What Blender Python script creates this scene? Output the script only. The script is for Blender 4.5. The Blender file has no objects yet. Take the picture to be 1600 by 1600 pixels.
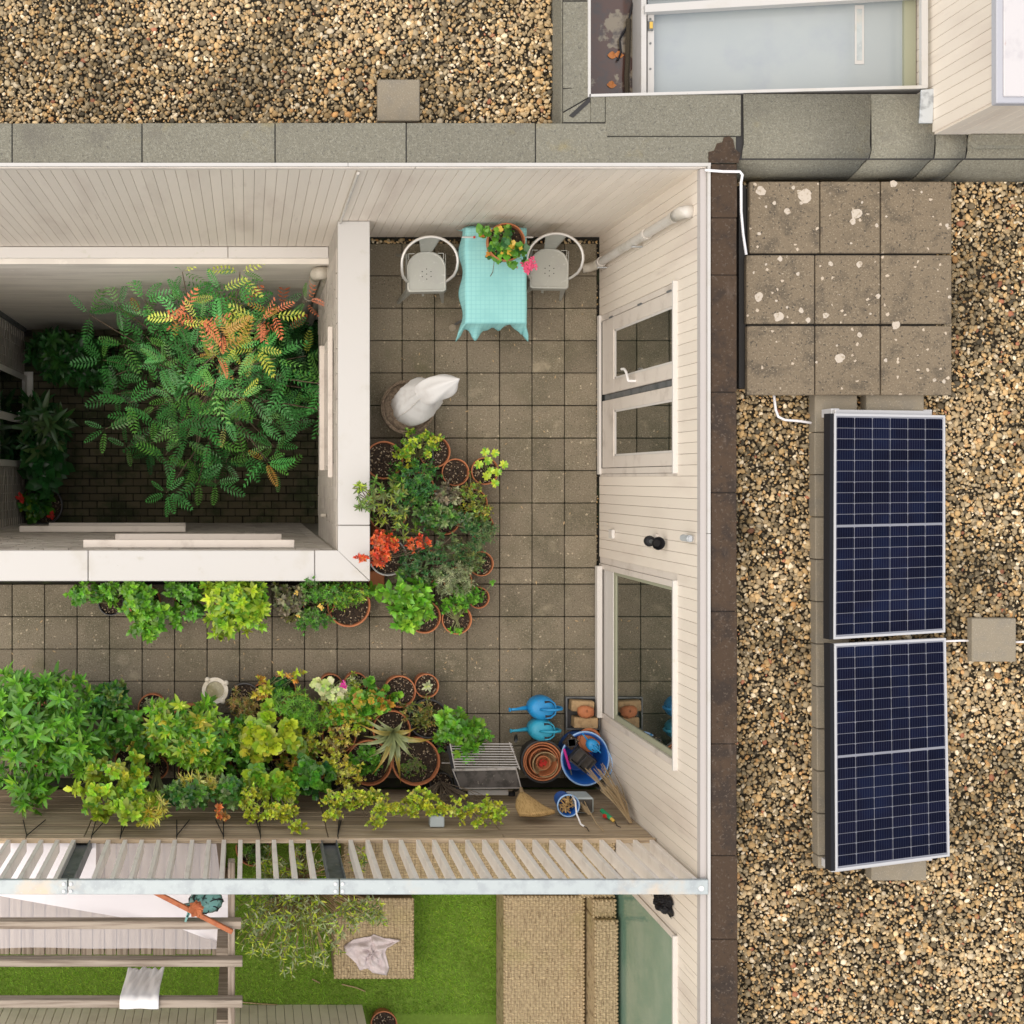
import bpy, bmesh, math, random
import numpy as np
from mathutils import Vector, Matrix, Quaternion
R = math.radians
random.seed(7); rng = np.random.default_rng(7)
sc = bpy.context.scene
COL = sc.collection

# ---------------------------------------------------------------- camera, sky, sun, exposure
CAMH, FPX, CU, CV = 12.0, 2028.0, 387.0, 748.0      # camera height over the terrace; focal length and nadir in photo pixels (1600 wide)
cam = bpy.data.cameras.new('camera'); camo = bpy.data.objects.new('camera', cam); COL.objects.link(camo)
camo.location = (0, 0, CAMH); camo.rotation_euler = (0, 0, 0)
cam.sensor_fit = 'HORIZONTAL'; cam.sensor_width = 36.0; cam.lens = 36.0 * FPX / 1600.0
cam.shift_x = (800 - CU) / 1600.0; cam.shift_y = -(800 - CV) / 1600.0
cam.clip_start = .1; cam.clip_end = 400
sc.camera = camo
SUN_EL, SUN_AZ = 64.0, 256.0                         # azimuth clockwise from north (+y)
w = bpy.data.worlds.new('World'); sc.world = w; w.use_nodes = True
nt = w.node_tree; bg = nt.nodes['Background']
sky = nt.nodes.new('ShaderNodeTexSky'); sky.sky_type = 'NISHITA'; sky.sun_disc = False
sky.sun_elevation = R(SUN_EL); sky.sun_rotation = R(SUN_AZ); sky.air_density = 1.0; sky.dust_density = 4.0; sky.ozone_density = .6
nt.links.new(sky.outputs[0], bg.inputs[0]); bg.inputs[1].default_value = .075
sl = bpy.data.lights.new('sun', 'SUN'); sl.energy = 1.5; sl.angle = R(140); sl.color = (1, .915, .77)
so = bpy.data.objects.new('sun', sl); COL.objects.link(so)
sd = Vector((math.sin(R(SUN_AZ)) * math.cos(R(SUN_EL)), math.cos(R(SUN_AZ)) * math.cos(R(SUN_EL)), math.sin(R(SUN_EL))))
so.rotation_euler = sd.to_track_quat('Z', 'Y').to_euler(); so.location = sd * 30
sc.view_settings.view_transform = 'Standard'; sc.view_settings.look = 'None'
sc.view_settings.exposure = 1.05; sc.view_settings.gamma = 1; sc.view_settings.use_curve_mapping = False
sc.render.engine = 'CYCLES'
try:
    sc.cycles.use_denoising = True; sc.cycles.max_bounces = 8; sc.cycles.transparent_max_bounces = 12
except Exception: pass

# ---------------------------------------------------------------- helpers
def P(u, v, z=0.0):                                  # a photo pixel at a height -> a point of the place
    s = (CAMH - z) / FPX
    return Vector(((u - CU) * s, -(v - CV) * s, z))
def S(px, z=0.0): return px * (CAMH - z) / FPX

def tag(o, label=None, cat=None, group=None, kind=None):
    if label: o['label'] = label
    if cat: o['category'] = cat
    if group: o['group'] = group
    if kind: o['kind'] = kind
    return o
def thing(name, loc, label, cat, group=None):
    o = bpy.data.objects.new(name, None); COL.objects.link(o); o.location = loc
    o.empty_display_size = .1
    return tag(o, label, cat, group)
def link(name, me, parent=None, M=None, kind=None):
    o = bpy.data.objects.new(name, me); COL.objects.link(o)
    if parent is not None:
        o.parent = parent
        if parent.type == 'EMPTY': o.matrix_parent_inverse = Matrix.Translation(-Vector(parent.location))
    if M is not None: o.matrix_basis = M
    if kind: o['kind'] = kind
    return o
def copy_to(o, parent, M):                            # a copy of a piece, sharing its mesh
    c = o.copy(); COL.objects.link(c); c.parent = parent
    if parent is not None and parent.type == 'EMPTY': c.matrix_parent_inverse = Matrix.Translation(-Vector(parent.location))
    c.matrix_basis = M
    return c
def pyd(name, v, f, mat, col=None, smooth=False):
    me = bpy.data.meshes.new(name); v = np.asarray(v, dtype=np.float32)
    if isinstance(f, np.ndarray):
        n, k = f.shape
        me.vertices.add(len(v)); me.vertices.foreach_set('co', v.ravel())
        me.loops.add(n * k); me.loops.foreach_set('vertex_index', f.astype(np.int32).ravel())
        me.polygons.add(n); me.polygons.foreach_set('loop_start', np.arange(0, n * k, k, dtype=np.int32))
        me.update(calc_edges=True)
    else:
        me.from_pydata([tuple(x) for x in v.tolist()], [], f); me.update()
    if col is not None:
        c = np.asarray(col, dtype=np.float32)
        if c.shape[1] == 3: c = np.hstack([c, np.ones((len(c), 1), np.float32)])
        a = me.color_attributes.new('tint', 'FLOAT_COLOR', 'POINT'); a.data.foreach_set('color', c.ravel())
    if smooth: me.polygons.foreach_set('use_smooth', np.ones(len(me.polygons), dtype=bool))
    if mat: me.materials.append(mat)
    return me
class MB:
    def __init__(s): s.v = []; s.f = []
    def add(s, vs, fs):
        b = len(s.v); s.v += [tuple(x) for x in vs]; s.f += [tuple(i + b for i in f) for f in fs]; return s
    def box(s, x0, y0, z0, x1, y1, z1, M=None):
        vs = [Vector((x, y, z)) for z in (z0, z1) for x, y in ((x0, y0), (x1, y0), (x1, y1), (x0, y1))]
        if M is not None: vs = [M @ p for p in vs]
        return s.add(vs, [(3, 2, 1, 0), (4, 5, 6, 7), (0, 1, 5, 4), (1, 2, 6, 5), (2, 3, 7, 6), (3, 0, 4, 7)])
    def beam(s, a, b, w, h, up=Vector((0, 0, 1))):    # a bar from a to b
        a, b = Vector(a), Vector(b); d = (b - a); L = d.length; d.normalize()
        side = d.cross(up); side = side.normalized() if side.length > 1e-6 else Vector((1, 0, 0)); u = side.cross(d)
        M = Matrix(((d.x, side.x, u.x, a.x), (d.y, side.y, u.y, a.y), (d.z, side.z, u.z, a.z), (0, 0, 0, 1)))
        return s.box(0, -w / 2, -h / 2, L, w / 2, h / 2, M)
    def cyl(s, a, b, r0, r1=None, n=12, cap=True):
        a, b = Vector(a), Vector(b); r1 = r0 if r1 is None else r1; d = (b - a).normalized()
        e = d.orthogonal().normalized(); g = d.cross(e)
        vs = []
        for p, r in ((a, r0), (b, r1)):
            vs += [p + (e * math.cos(2 * math.pi * i / n) + g * math.sin(2 * math.pi * i / n)) * r for i in range(n)]
        fs = [(i, (i + 1) % n, n + (i + 1) % n, n + i) for i in range(n)]
        if cap: fs += [tuple(range(n - 1, -1, -1)), tuple(range(n, 2 * n))]
        return s.add(vs, fs)
    def lathe(s, prof, c=(0, 0, 0), n=24, sx=1, sy=1, M=None):
        vs = []; m = len(prof)
        for r, z in prof:
            for i in range(n):
                a = 2 * math.pi * i / n
                p = Vector((c[0] + r * sx * math.cos(a), c[1] + r * sy * math.sin(a), c[2] + z))
                vs.append(M @ p if M is not None else p)
        fs = [(j * n + i, j * n + (i + 1) % n, (j + 1) * n + (i + 1) % n, (j + 1) * n + i) for j in range(m - 1) for i in range(n)]
        if prof[0][0] > 1e-6: fs.append(tuple(range(n - 1, -1, -1)))
        if prof[-1][0] > 1e-6: fs.append(tuple((m - 1) * n + i for i in range(n)))
        return s.add(vs, fs)
    def tube(s, pts, r, n=6, closed=False):
        pts = [Vector(p) for p in pts]; m = len(pts); vs = []; prev = None
        for i, p in enumerate(pts):
            t = (pts[(i + 1) % m if closed else min(i + 1, m - 1)] - pts[(i - 1) % m if closed else max(i - 1, 0)])
            t = t.normalized() if t.length > 1e-9 else Vector((0, 0, 1))
            e = t.orthogonal().normalized() if prev is None else (prev - t * prev.dot(t)).normalized()
            prev = e; g = t.cross(e); rr = r[i] if isinstance(r, (list, tuple)) else r
            vs += [p + (e * math.cos(2 * math.pi * k / n) + g * math.sin(2 * math.pi * k / n)) * rr for k in range(n)]
        fs = [(i * n + k, i * n + (k + 1) % n, ((i + 1) % m) * n + (k + 1) % n, ((i + 1) % m) * n + k) for i in range(m if closed else m - 1) for k in range(n)]
        if not closed: fs += [tuple(range(n - 1, -1, -1)), tuple((m - 1) * n + k for k in range(n))]
        return s.add(vs, fs)
    def prism(s, pts, z0, z1):                        # outline (counter-clockwise) pulled up
        n = len(pts)
        return s.add([(x, y, z) for z in (z0, z1) for x, y in pts],
                     [tuple(range(n - 1, -1, -1)), tuple(range(n, 2 * n))] + [(i, (i + 1) % n, n + (i + 1) % n, n + i) for i in range(n)])
    def grid(s, fn, nu, nv):
        vs = [fn(i / nu, j / nv) for j in range(nv + 1) for i in range(nu + 1)]
        return s.add(vs, [(j * (nu + 1) + i, j * (nu + 1) + i + 1, (j + 1) * (nu + 1) + i + 1, (j + 1) * (nu + 1) + i) for j in range(nv) for i in range(nu)])
    def mesh(s, name, mat, smooth=False, bevel=0, seg=1):
        me = bpy.data.meshes.new(name); me.from_pydata([tuple(x) for x in s.v], [], s.f); me.update()
        if bevel:
            bm = bmesh.new(); bm.from_mesh(me)
            bmesh.ops.bevel(bm, geom=[e for e in bm.edges if len(e.link_faces) == 2 and e.calc_face_angle(0) > .6], offset=bevel, segments=seg, affect='EDGES', clamp_overlap=True)
            bm.to_mesh(me); bm.free()
        if smooth:
            me.polygons.foreach_set('use_smooth', np.ones(len(me.polygons), dtype=bool))
            if smooth != 'all':
                bm = bmesh.new(); bm.from_mesh(me)
                for e in bm.edges:
                    if len(e.link_faces) == 2 and e.calc_face_angle(0) > .75: e.smooth = False
                bm.to_mesh(me); bm.free()
        if mat: me.materials.append(mat)
        return me
    def build(s, name, mat, parent=None, smooth=False, bevel=0, kind=None, thick=0, seg=1):
        o = link(name, s.mesh(name, mat, smooth, bevel, seg), parent, None, kind)
        if thick:
            m = o.modifiers.new('thickness', 'SOLIDIFY'); m.thickness = thick; m.offset = 0
        return o

# ---------------------------------------------------------------- materials
def mat(name, c, layers=(), rough=.7, bump=0, bscale=80, metal=0, rand=0, attr=False, transl=0, spec=.5, ior=1.5, alpha=1, trans=0, bstretch=(1, 1, 1), coat=0):
    m = bpy.data.materials.new(name); m.use_nodes = True; t = m.node_tree; N = t.nodes; Lk = t.links
    b = N['Principled BSDF']; out = N['Material Output']
    geo = N.new('ShaderNodeNewGeometry'); pos = geo.outputs['Position']
    if attr:
        a = N.new('ShaderNodeAttribute'); a.attribute_name = 'tint'; cur = a.outputs['Color']
    else:
        rgb = N.new('ShaderNodeRGB'); rgb.outputs[0].default_value = (*c, 1); cur = rgb.outputs[0]
    def tex(kind, scale, stretch):
        src = pos
        if stretch != (1, 1, 1):
            mp = N.new('ShaderNodeMapping'); mp.inputs['Scale'].default_value = stretch; Lk.new(pos, mp.inputs['Vector']); src = mp.outputs[0]
        if kind == 'n':
            x = N.new('ShaderNodeTexNoise'); x.inputs['Scale'].default_value = scale; x.inputs['Detail'].default_value = 5; x.inputs['Roughness'].default_value = .6
            Lk.new(src, x.inputs['Vector']); return x.outputs['Fac']
        if kind == 'v':
            x = N.new('ShaderNodeTexVoronoi'); x.inputs['Scale'].default_value = scale; Lk.new(src, x.inputs['Vector']); return x.outputs['Distance']
        if kind == 'c':
            x = N.new('ShaderNodeTexVoronoi'); x.inputs['Scale'].default_value = scale; Lk.new(src, x.inputs['Vector'])
            y = N.new('ShaderNodeSeparateColor'); Lk.new(x.outputs['Color'], y.inputs[0]); return y.outputs[0]
        if kind in 'xyz':
            x = N.new('ShaderNodeTexWave'); x.bands_direction = kind.upper(); x.inputs['Scale'].default_value = scale; x.inputs['Distortion'].default_value = .3
            Lk.new(src, x.inputs['Vector']); return x.outputs['Fac']
    for ly in layers:                                 # (colour, texture, scale, low, high[, stretch])
        col, kind, scale, lo, hi = ly[:5]; st = ly[5] if len(ly) > 5 else (1, 1, 1)
        f = tex(kind, scale, st)
        mr = N.new('ShaderNodeMapRange'); mr.interpolation_type = 'SMOOTHSTEP'
        mr.inputs[1].default_value = min(lo, hi); mr.inputs[2].default_value = max(lo, hi)
        if lo > hi: mr.inputs[3].default_value = 1; mr.inputs[4].default_value = 0
        Lk.new(f, mr.inputs[0])
        mx = N.new('ShaderNodeMix'); mx.data_type = 'RGBA'
        if len(ly) > 6:
            mul = N.new('ShaderNodeMath'); mul.operation = 'MULTIPLY'; mul.inputs[1].default_value = ly[6]; Lk.new(mr.outputs[0], mul.inputs[0]); Lk.new(mul.outputs[0], mx.inputs[0])
        else: Lk.new(mr.outputs[0], mx.inputs[0])
        Lk.new(cur, mx.inputs[6]); mx.inputs[7].default_value = (*col, 1); cur = mx.outputs[2]
    if rand:
        oi = N.new('ShaderNodeObjectInfo'); mr = N.new('ShaderNodeMapRange'); mr.inputs[3].default_value = 1 - rand; mr.inputs[4].default_value = 1 + rand
        Lk.new(oi.outputs['Random'], mr.inputs[0])
        hs = N.new('ShaderNodeHueSaturation'); Lk.new(mr.outputs[0], hs.inputs['Value']); Lk.new(cur, hs.inputs['Color']); cur = hs.outputs[0]
    Lk.new(cur, b.inputs['Base Color'])
    b.inputs['Roughness'].default_value = rough; b.inputs['Metallic'].default_value = metal
    b.inputs['Specular IOR Level'].default_value = spec; b.inputs['IOR'].default_value = ior; b.inputs['Alpha'].default_value = alpha
    b.inputs['Transmission Weight'].default_value = trans; b.inputs['Coat Weight'].default_value = coat
    if bump:
        bp = N.new('ShaderNodeBump'); bp.inputs['Strength'].default_value = bump; bp.inputs['Distance'].default_value = .01
        Lk.new(tex('n', bscale, bstretch), bp.inputs['Height']); Lk.new(bp.outputs[0], b.inputs['Normal'])
    if transl:
        tr = N.new('ShaderNodeBsdfTranslucent'); Lk.new(cur, tr.inputs[0]); ms = N.new('ShaderNodeMixShader'); ms.inputs[0].default_value = transl
        Lk.new(b.outputs[0], ms.inputs[1]); Lk.new(tr.outputs[0], ms.inputs[2]); Lk.new(ms.outputs[0], out.inputs[0])
    return m

PAINT = (.74, .668, .57)
m_board = mat('cream_boards', PAINT, [((.62, .54, .46), 'n', 2.2, .48, .75, (1, 1, .25)), ((.42, .35, .29), 'n', 9, .63, .8, (2, 2, .18), .5), ((.50, .42, .36), 'n', 60, .66, .76, (1, 1, .3), .5)], rough=.55, rand=.035, bump=.08, bscale=30)
m_greyboard = mat('greige_boards', (.76, .69, .57), [((.66, .59, .48), 'n', 4, .45, .7)], rough=.6, rand=.05)
m_gap = mat('dark_backing', (.22, .185, .15), rough=.9)
m_gap_light = mat('board_backing', (.28, .235, .19), rough=.9)
m_white = mat('white_metal', (.52, .51, .485), [((.46, .44, .385), 'n', 3, .52, .78), ((.40, .385, .31), 'n', 7, .62, .8, (1, 1, 1), .6), ((.30, .27, .22), 'n', 34, .71, .78)], rough=.4)
m_frame = mat('painted_frame', (.66, .60, .53), [((.52, .46, .40), 'n', 5, .5, .75)], rough=.45)
m_frame_w = mat('white_frame', (.62, .595, .555), [((.55, .54, .46), 'n', 14, .6, .75)], rough=.45)
m_glass = mat('window_glass', (.012, .02, .014), rough=.02, spec=1.0, ior=3.0)
m_glass_g = mat('green_glass', (.17, .31, .235), [((.25, .37, .29), 'n', 1.5, .4, .65)], rough=.06, spec=.8, ior=1.6)
m_frost = mat('pale_rooflight_glass', (.33, .37, .38), [((.36, .395, .395), 'n', .9, .4, .7), ((.29, .325, .36), 'n', 2, .5, .8)], rough=.12, spec=.6)
m_tile = mat('concrete_paver', (.195, .165, .115), [((.125, .11, .07), 'n', 2.0, .42, .68), ((.25, .215, .15), 'n', 4, .56, .75), ((.30, .265, .195), 'n', 85, .54, .66), ((.075, .066, .043), 'n', 68, .56, .68), ((.10, .10, .045), 'n', 1.4, .58, .75, (1, 1, 1), .7), ((.30, .26, .18), 'n', 3.1, .62, .74, (1, 1, 1), .8), ((.40, .34, .24), 'c', 75, .994, .996)], rough=.9, bump=.6, bscale=90, rand=.14)
m_joint = mat('joint_soil', (.022, .02, .014), [((.035, .045, .015), 'n', 4, .5, .7)], rough=.95)
m_slab = mat('lichen_slab', (.185, .145, .095), [((.11, .088, .06), 'n', 7, .48, .68), ((.06, .05, .038), 'n', 52, .57, .66), ((.29, .24, .165), 'n', 75, .55, .66), ((.50, .42, .32), 'c', 55, .99, .992)], rough=.9, bump=.5, bscale=130, rand=.05)
m_conc = mat('concrete_block', (.25, .215, .155), [((.22, .195, .15), 'n', 8, .45, .7), ((.36, .32, .25), 'n', 120, .55, .7), ((.15, .14, .11), 'n', 40, .66, .75)], rough=.88, bump=.4, bscale=150, rand=.06)
m_felt = mat('mineral_felt', (.20, .19, .145), [((.275, .265, .21), 'n', 75, .48, .66), ((.125, .12, .098), 'n', 62, .54, .70), ((.28, .285, .235), 'n', 190, .55, .68), ((.15, .14, .115), 'n', 3, .54, .74, (1, 1, 1), .7), ((.27, .225, .10), 'n', 2.7, .60, .76, (1, 1, 1), .6), ((.10, .095, .085), 'n', 5, .66, .74, (.4, 1, 1), .7)], rough=.95, bump=.9, bscale=110, rand=.06)
m_feltb = mat('brown_felt', (.068, .045, .029), [((.042, .031, .024), 'n', 5, .45, .66), ((.15, .115, .09), 'n', 7, .58, .78, (1, .35, 1), .8), ((.11, .085, .065), 'n', 55, .56, .68), ((.035, .027, .02), 'n', 40, .60, .70)], rough=.8, bump=.8, bscale=14, rand=.05, spec=.2)
m_bitumen = mat('bitumen', (.025, .024, .023), rough=.7)
m_gravel = mat('pebbles', (.3, .25, .2), attr=True, rough=.75, spec=.25, bump=.15, bscale=200)
m_gravel_bed = mat('gravel_bed', (.042, .033, .02), [((.075, .06, .036), 'n', 120, .5, .7)], rough=.95)
m_leaf = mat('leaf', (.1, .2, .05), attr=True, rough=.36, transl=.25, spec=.5)
m_bark = mat('bark', (.20, .15, .10), [((.10, .075, .05), 'n', 40, .45, .65)], rough=.85)
m_twig = mat('green_twig', (.20, .21, .09), rough=.7)
m_terra = mat('terracotta', (.46, .165, .065), [((.36, .12, .05), 'n', 7, .45, .7), ((.52, .32, .22), 'n', 14, .66, .78)], rough=.75, bump=.2, bscale=60)
m_blackpot = mat('black_plastic', (.028, .028, .03), [((.05, .05, .05), 'n', 14, .5, .7)], rough=.45)
m_greypot = mat('grey_zinc_pot', (.45, .45, .43), rough=.5)
m_trim = mat('grey_trim', (.44, .41, .39), rough=.5)
m_chip = mat('bark_chip', (.17, .11, .06), [((.36, .28, .18), 'c', 60, .6, .61)], rough=.9)
m_lichen = mat('lichen_spot', (.50, .44, .36), [((.36, .30, .22), 'n', 40, .5, .65)], rough=.95)
m_soil = mat('potting_soil', (.045, .028, .017), [((.018, .012, .008), 'n', 60, .45, .6), ((.22, .15, .09), 'n', 110, .64, .70), ((.42, .34, .24), 'c', 95, .94, .95)], rough=.95, bump=1, bscale=90)
m_wood = mat('weathered_planks', (.42, .32, .205), [((.25, .185, .115), 'n', 3.0, .42, .62, (.5, 8, 12)), ((.46, .37, .26), 'n', 4, .5, .72, (.35, 10, 14)), ((.11, .08, .055), 'n', 10, .60, .70, (.12, 14, 18))], rough=.8, bump=.5, bscale=18, bstretch=(.2, 8, 8), rand=.12)
m_beam = mat('weathered_beam', (.36, .30, .235), [((.20, .155, .115), 'n', 4, .42, .64, (.4, 9, 9)), ((.11, .085, .065), 'n', 8, .62, .72, (.2, 12, 12))], rough=.8, bump=.4, bscale=20, bstretch=(.3, 8, 8), rand=.08)
m_beam_y = mat('weathered_beam_long', (.36, .30, .235), [((.20, .155, .115), 'n', 4, .42, .64, (9, .4, 9)), ((.11, .085, .065), 'n', 8, .62, .72, (12, .2, 12))], rough=.8, bump=.4, bscale=20, bstretch=(8, .3, 8), rand=.08)
m_batten = mat('painted_batten', (.80, .735, .66), [((.66, .59, .52), 'n', 6, .5, .75)], rough=.5, rand=.04)
m_galv = mat('galvanised_rail', (.43, .48, .48), [((.36, .40, .41), 'n', 9, .45, .65), ((.58, .48, .36), 'n', 1.6, .56, .72), ((.50, .54, .54), 'n', 60, .6, .7)], rough=.42, metal=.15)
m_steel = mat('grey_steel_post', (.17, .18, .185), [((.10, .11, .115), 'n', 7, .45, .65), ((.27, .25, .21), 'n', 20, .6, .75)], rough=.5, metal=.3)
m_bolt = mat('bolt', (.75, .75, .73), rough=.35, metal=.3)
m_pvc = mat('grey_downpipe', (.56, .53, .48), [((.46, .43, .37), 'n', 8, .5, .7)], rough=.45)
m_pvcb = mat('beige_downpipe', (.50, .46, .38), [((.40, .36, .28), 'n', 8, .5, .7)], rough=.5)
m_render = mat('stained_render', (.80, .75, .66), [((.68, .635, .56), 'n', 1.6, .42, .65, (.5, 1, 2.2)), ((.58, .54, .47), 'n', 2.4, .56, .74, (.25, 1, 3)), ((.80, .75, .67), 'n', 5, .6, .75)], rough=.85, bump=.15, bscale=40)
m_paleframe = mat('pale_door_frame', (.80, .77, .70), rough=.5)
m_westbrick = mat('pale_grey_brick', (.76, .70, .61), [((.66, .60, .52), 'n', 3, .45, .7)], rough=.7)
m_greybrick = mat('grey_painted_brick', (.42, .385, .33), [((.35, .31, .27), 'n', 3, .45, .7)], rough=.7, rand=.05)
m_brickfloor = mat('mossy_brick', (.11, .095, .055), [((.05, .06, .025), 'n', 3, .42, .64), ((.10, .09, .06), 'n', 14, .55, .7)], rough=.9, bump=.5, bscale=70, rand=.2)
m_cloth = mat('turquoise_cloth', (.27, .58, .57), [((.22, .50, .50), 'n', 3, .48, .72), ((.20, .49, .50), 'x', 8, .8, .98, (1, 1, 1), .55), ((.20, .49, .50), 'y', 8, .8, .98, (1, 1, 1), .55)], rough=.8)
m_chair = mat('galvanised_chair', (.37, .375, .335), [((.35, .35, .32), 'n', 7, .45, .7), ((.50, .50, .47), 'n', 30, .6, .75)], rough=.42, metal=.35)
m_chairtube = mat('chair_tube', (.60, .58, .54), rough=.35, metal=.4)
m_fleece = mat('white_fleece', (.62, .61, .585), [((.54, .52, .49), 'n', 5, .5, .75)], rough=.9, transl=.15)
m_wicker = mat('wicker', (.44, .345, .205), [((.20, .14, .075), 'n', 16, .48, .66, (9, 1, 1)), ((.62, .48, .28), 'n', 16, .52, .70, (1, 9, 1)), ((.33, .29, .11), 'n', 2.5, .5, .75, (1, 1, 1), .55)], rough=.7, bump=.5, bscale=120)
m_wickergap = mat('wicker_gap', (.21, .16, .09), rough=.9)
m_wickerb = mat('basket_weave', (.20, .15, .10), [((.11, .08, .055), 'n', 40, .42, .6, (1, 1, 5))], rough=.8, bump=.6, bscale=60)
m_blue = mat('blue_plastic', (.012, .25, .55), [((.01, .19, .44), 'n', 7, .45, .7), ((.16, .22, .24), 'n', 24, .62, .76, (1, 1, 1), .7)], rough=.5)
m_cyan = mat('turquoise_plastic', (.025, .31, .46), [((.02, .25, .38), 'n', 7, .45, .7), ((.18, .24, .22), 'n', 24, .62, .76, (1, 1, 1), .7)], rough=.5)
m_tub = mat('royal_blue_plastic', (.012, .11, .44), [((.08, .13, .26), 'n', 12, .58, .75)], rough=.5)
m_tubrim = mat('pale_blue_rim', (.30, .48, .75), rough=.4)
m_dark = mat('dark_hollow', (.012, .014, .02), rough=.6)
m_black = mat('black_metal', (.014, .014, .016), rough=.5, spec=.25)
m_inox = mat('stainless_steel', (.40, .38, .355), [((.26, .24, .21), 'n', 20, .5, .7)], rough=.35, metal=.6)
m_tray = mat('sooty_tray', (.10, .09, .08), [((.05, .045, .04), 'n', 10, .45, .65), ((.22, .20, .17), 'n', 30, .62, .75)], rough=.4, metal=.4)
m_straw = mat('broom_straw', (.46, .30, .12), [((.30, .18, .06), 'n', 20, .45, .65, (6, 1, 1))], rough=.8)
m_dry = mat('dried_stalks', (.40, .29, .16), rough=.85)
m_brick = mat('sand_brick', (.42, .29, .15), [((.30, .20, .10), 'n', 14, .45, .65), ((.14, .10, .06), 'n', 50, .64, .74)], rough=.85, bump=.4, bscale=60)
m_orange = mat('orange_wood', (.42, .13, .045), [((.30, .08, .03), 'n', 20, .45, .7)], rough=.6)
m_teal = mat('sea_green_glass', (.25, .55, .50), [((.05, .12, .11), 'n', 16, .5, .6)], rough=.15, trans=.4)
m_bin = mat('translucent_grey_plastic', (.42, .47, .47), rough=.35)
m_film = mat('white_sail', (.80, .76, .78), rough=.55, alpha=.42)
m_film2 = mat('white_sail_doubled', (.83, .80, .82), rough=.55, alpha=.9)
m_turf = mat('turf', (.1, .25, .03), attr=True, rough=.6, transl=.2)
m_turfbase = mat('turf_backing', (.12, .20, .02), [((.16, .26, .03), 'n', 30, .4, .7)], rough=.95)
m_cell = mat('solar_cell', (.004, .0045, .015), [((.005, .008, .026), 'n', 3, .4, .7), ((.05, .055, .09), 'x', 16, .96, .995)], rough=.25, spec=.10, rand=.25)
m_backsheet = mat('pale_backsheet', (.27, .28, .32), rough=.4, spec=.1)
m_alu = mat('white_aluminium', (.58, .58, .58), rough=.35, metal=.1)
m_puddle = mat('wet_bitumen', (.075, .040, .032), [((.22, .19, .14), 'n', 2.6, .54, .57), ((.05, .04, .04), 'n', 8, .45, .65)], rough=.12, spec=.7)
m_olive = mat('olive_reveal', (.33, .34, .24), rough=.6)
m_zinc = mat('zinc_flashing', (.50, .53, .54), [((.30, .32, .33), 'n', 9, .48, .62)], rough=.5, metal=.2)
m_towel = mat('white_towel', (.82, .80, .78), rough=.9, transl=.1)
m_cap = mat('rusty_white_cap', (.58, .56, .56), [((.50, .48, .49), 'n', 6, .5, .7), ((.36, .17, .10), 'n', 9, .72, .76, (4, .6, 1))], rough=.4)
m_capedge = mat('grey_cap_edge', (.42, .43, .47), rough=.45)
m_cable = mat('white_conduit', (.80, .79, .80), rough=.4)
m_pink = mat('pink_petal', (.75, .10, .22), rough=.6, transl=.2)
m_mag = mat('magenta_petal', (.62, .03, .30), rough=.6, transl=.2)
m_yel = mat('yellow_petal', (.75, .50, .10), rough=.6, transl=.2)
m_redp = mat('red_petal', (.60, .03, .02), rough=.6, transl=.2)
m_shirt = mat('lilac_grey_shirt', (.62, .55, .55), [((.52, .45, .46), 'n', 9, .45, .7)], rough=.9)
m_green = mat('green_plastic', (.02, .30, .12), rough=.4)
m_rope = mat('white_rope', (.78, .76, .74), rough=.8)
m_birdbath = mat('cream_ceramic', (.58, .53, .44), [((.55, .48, .36), 'n', 9, .5, .7)], rough=.6)
m_bath = mat('murky_water', (.26, .23, .13), [((.36, .33, .2), 'n', 30, .5, .7)], rough=.15)
m_dleaf = mat('dead_leaf', (.45, .17, .05), rough=.7)

# ---------------------------------------------------------------- the large structure
XE, YN, YS = 3.26, 2.243, -2.864                     # terrace walls: east, north; screen on the south
ZR, ZG, ZC = 2.70, 2.42, -6.0                        # coping, roof gravel, courtyard floor
PXW, PXE, PYN, PYS = .781, 1.058, -.62, -.886        # white coping round the courtyard
XW = -3.10                                           # courtyard west wall

b = MB(); b.box(-40, -40, -6.6, 40, 40, -6.12); tag(b.build('ground', m_joint), kind='structure')

# roof decks with their gravel
def deck(name, x0, y0, x1, y1):
    b = MB(); b.box(x0, y0, 2.0, x1, y1, ZG - .05)
    return tag(b.build(name, m_gravel_bed), kind='structure')
deck('roof_deck_north', -4.5, 2.52, 2.30, 4.9)
deck('roof_deck_east', 3.49, -6.5, 7.2, 2.33)
OCT = bmesh.new(); bmesh.ops.create_icosphere(OCT, subdivisions=1, radius=1)
bm = bmesh.new()
vs_ = [bm.verts.new(p) for p in ((1, 0, 0), (-1, 0, 0), (0, 1, 0), (0, -1, 0), (0, 0, 1), (0, 0, -1))]
for a in (0, 1):
    for c in (2, 3):
        for d in (4, 5):
            bm.faces.new((vs_[a], vs_[c], vs_[d]) if (a + c + d) % 2 == 0 else (vs_[a], vs_[d], vs_[c]))
bmesh.ops.subdivide_edges(bm, edges=bm.edges[:], cuts=1, use_grid_fill=True)
for v in bm.verts: v.co.normalize()
bmesh.ops.triangulate(bm, faces=bm.faces[:]); bmesh.ops.recalc_face_normals(bm, faces=bm.faces[:])
bm.verts.index_update()
PV = np.array([v.co[:] for v in bm.verts]); PF = np.array([[v.index for v in f.verts] for f in bm.faces]); bm.free(); OCT.free()
PEB = np.array([(.54, .38, .19), (.45, .32, .16), (.36, .29, .18), (.28, .23, .155), (.17, .14, .09), (.60, .48, .30), (.72, .65, .52), (.50, .29, .12), (.25, .19, .10), (.42, .36, .25), (.36, .15, .09), (.09, .08, .06)])
PEBW = np.array([.11, .13, .13, .13, .11, .11, .09, .03, .07, .12, .012, .06]); PEBW /= PEBW.sum()
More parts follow.
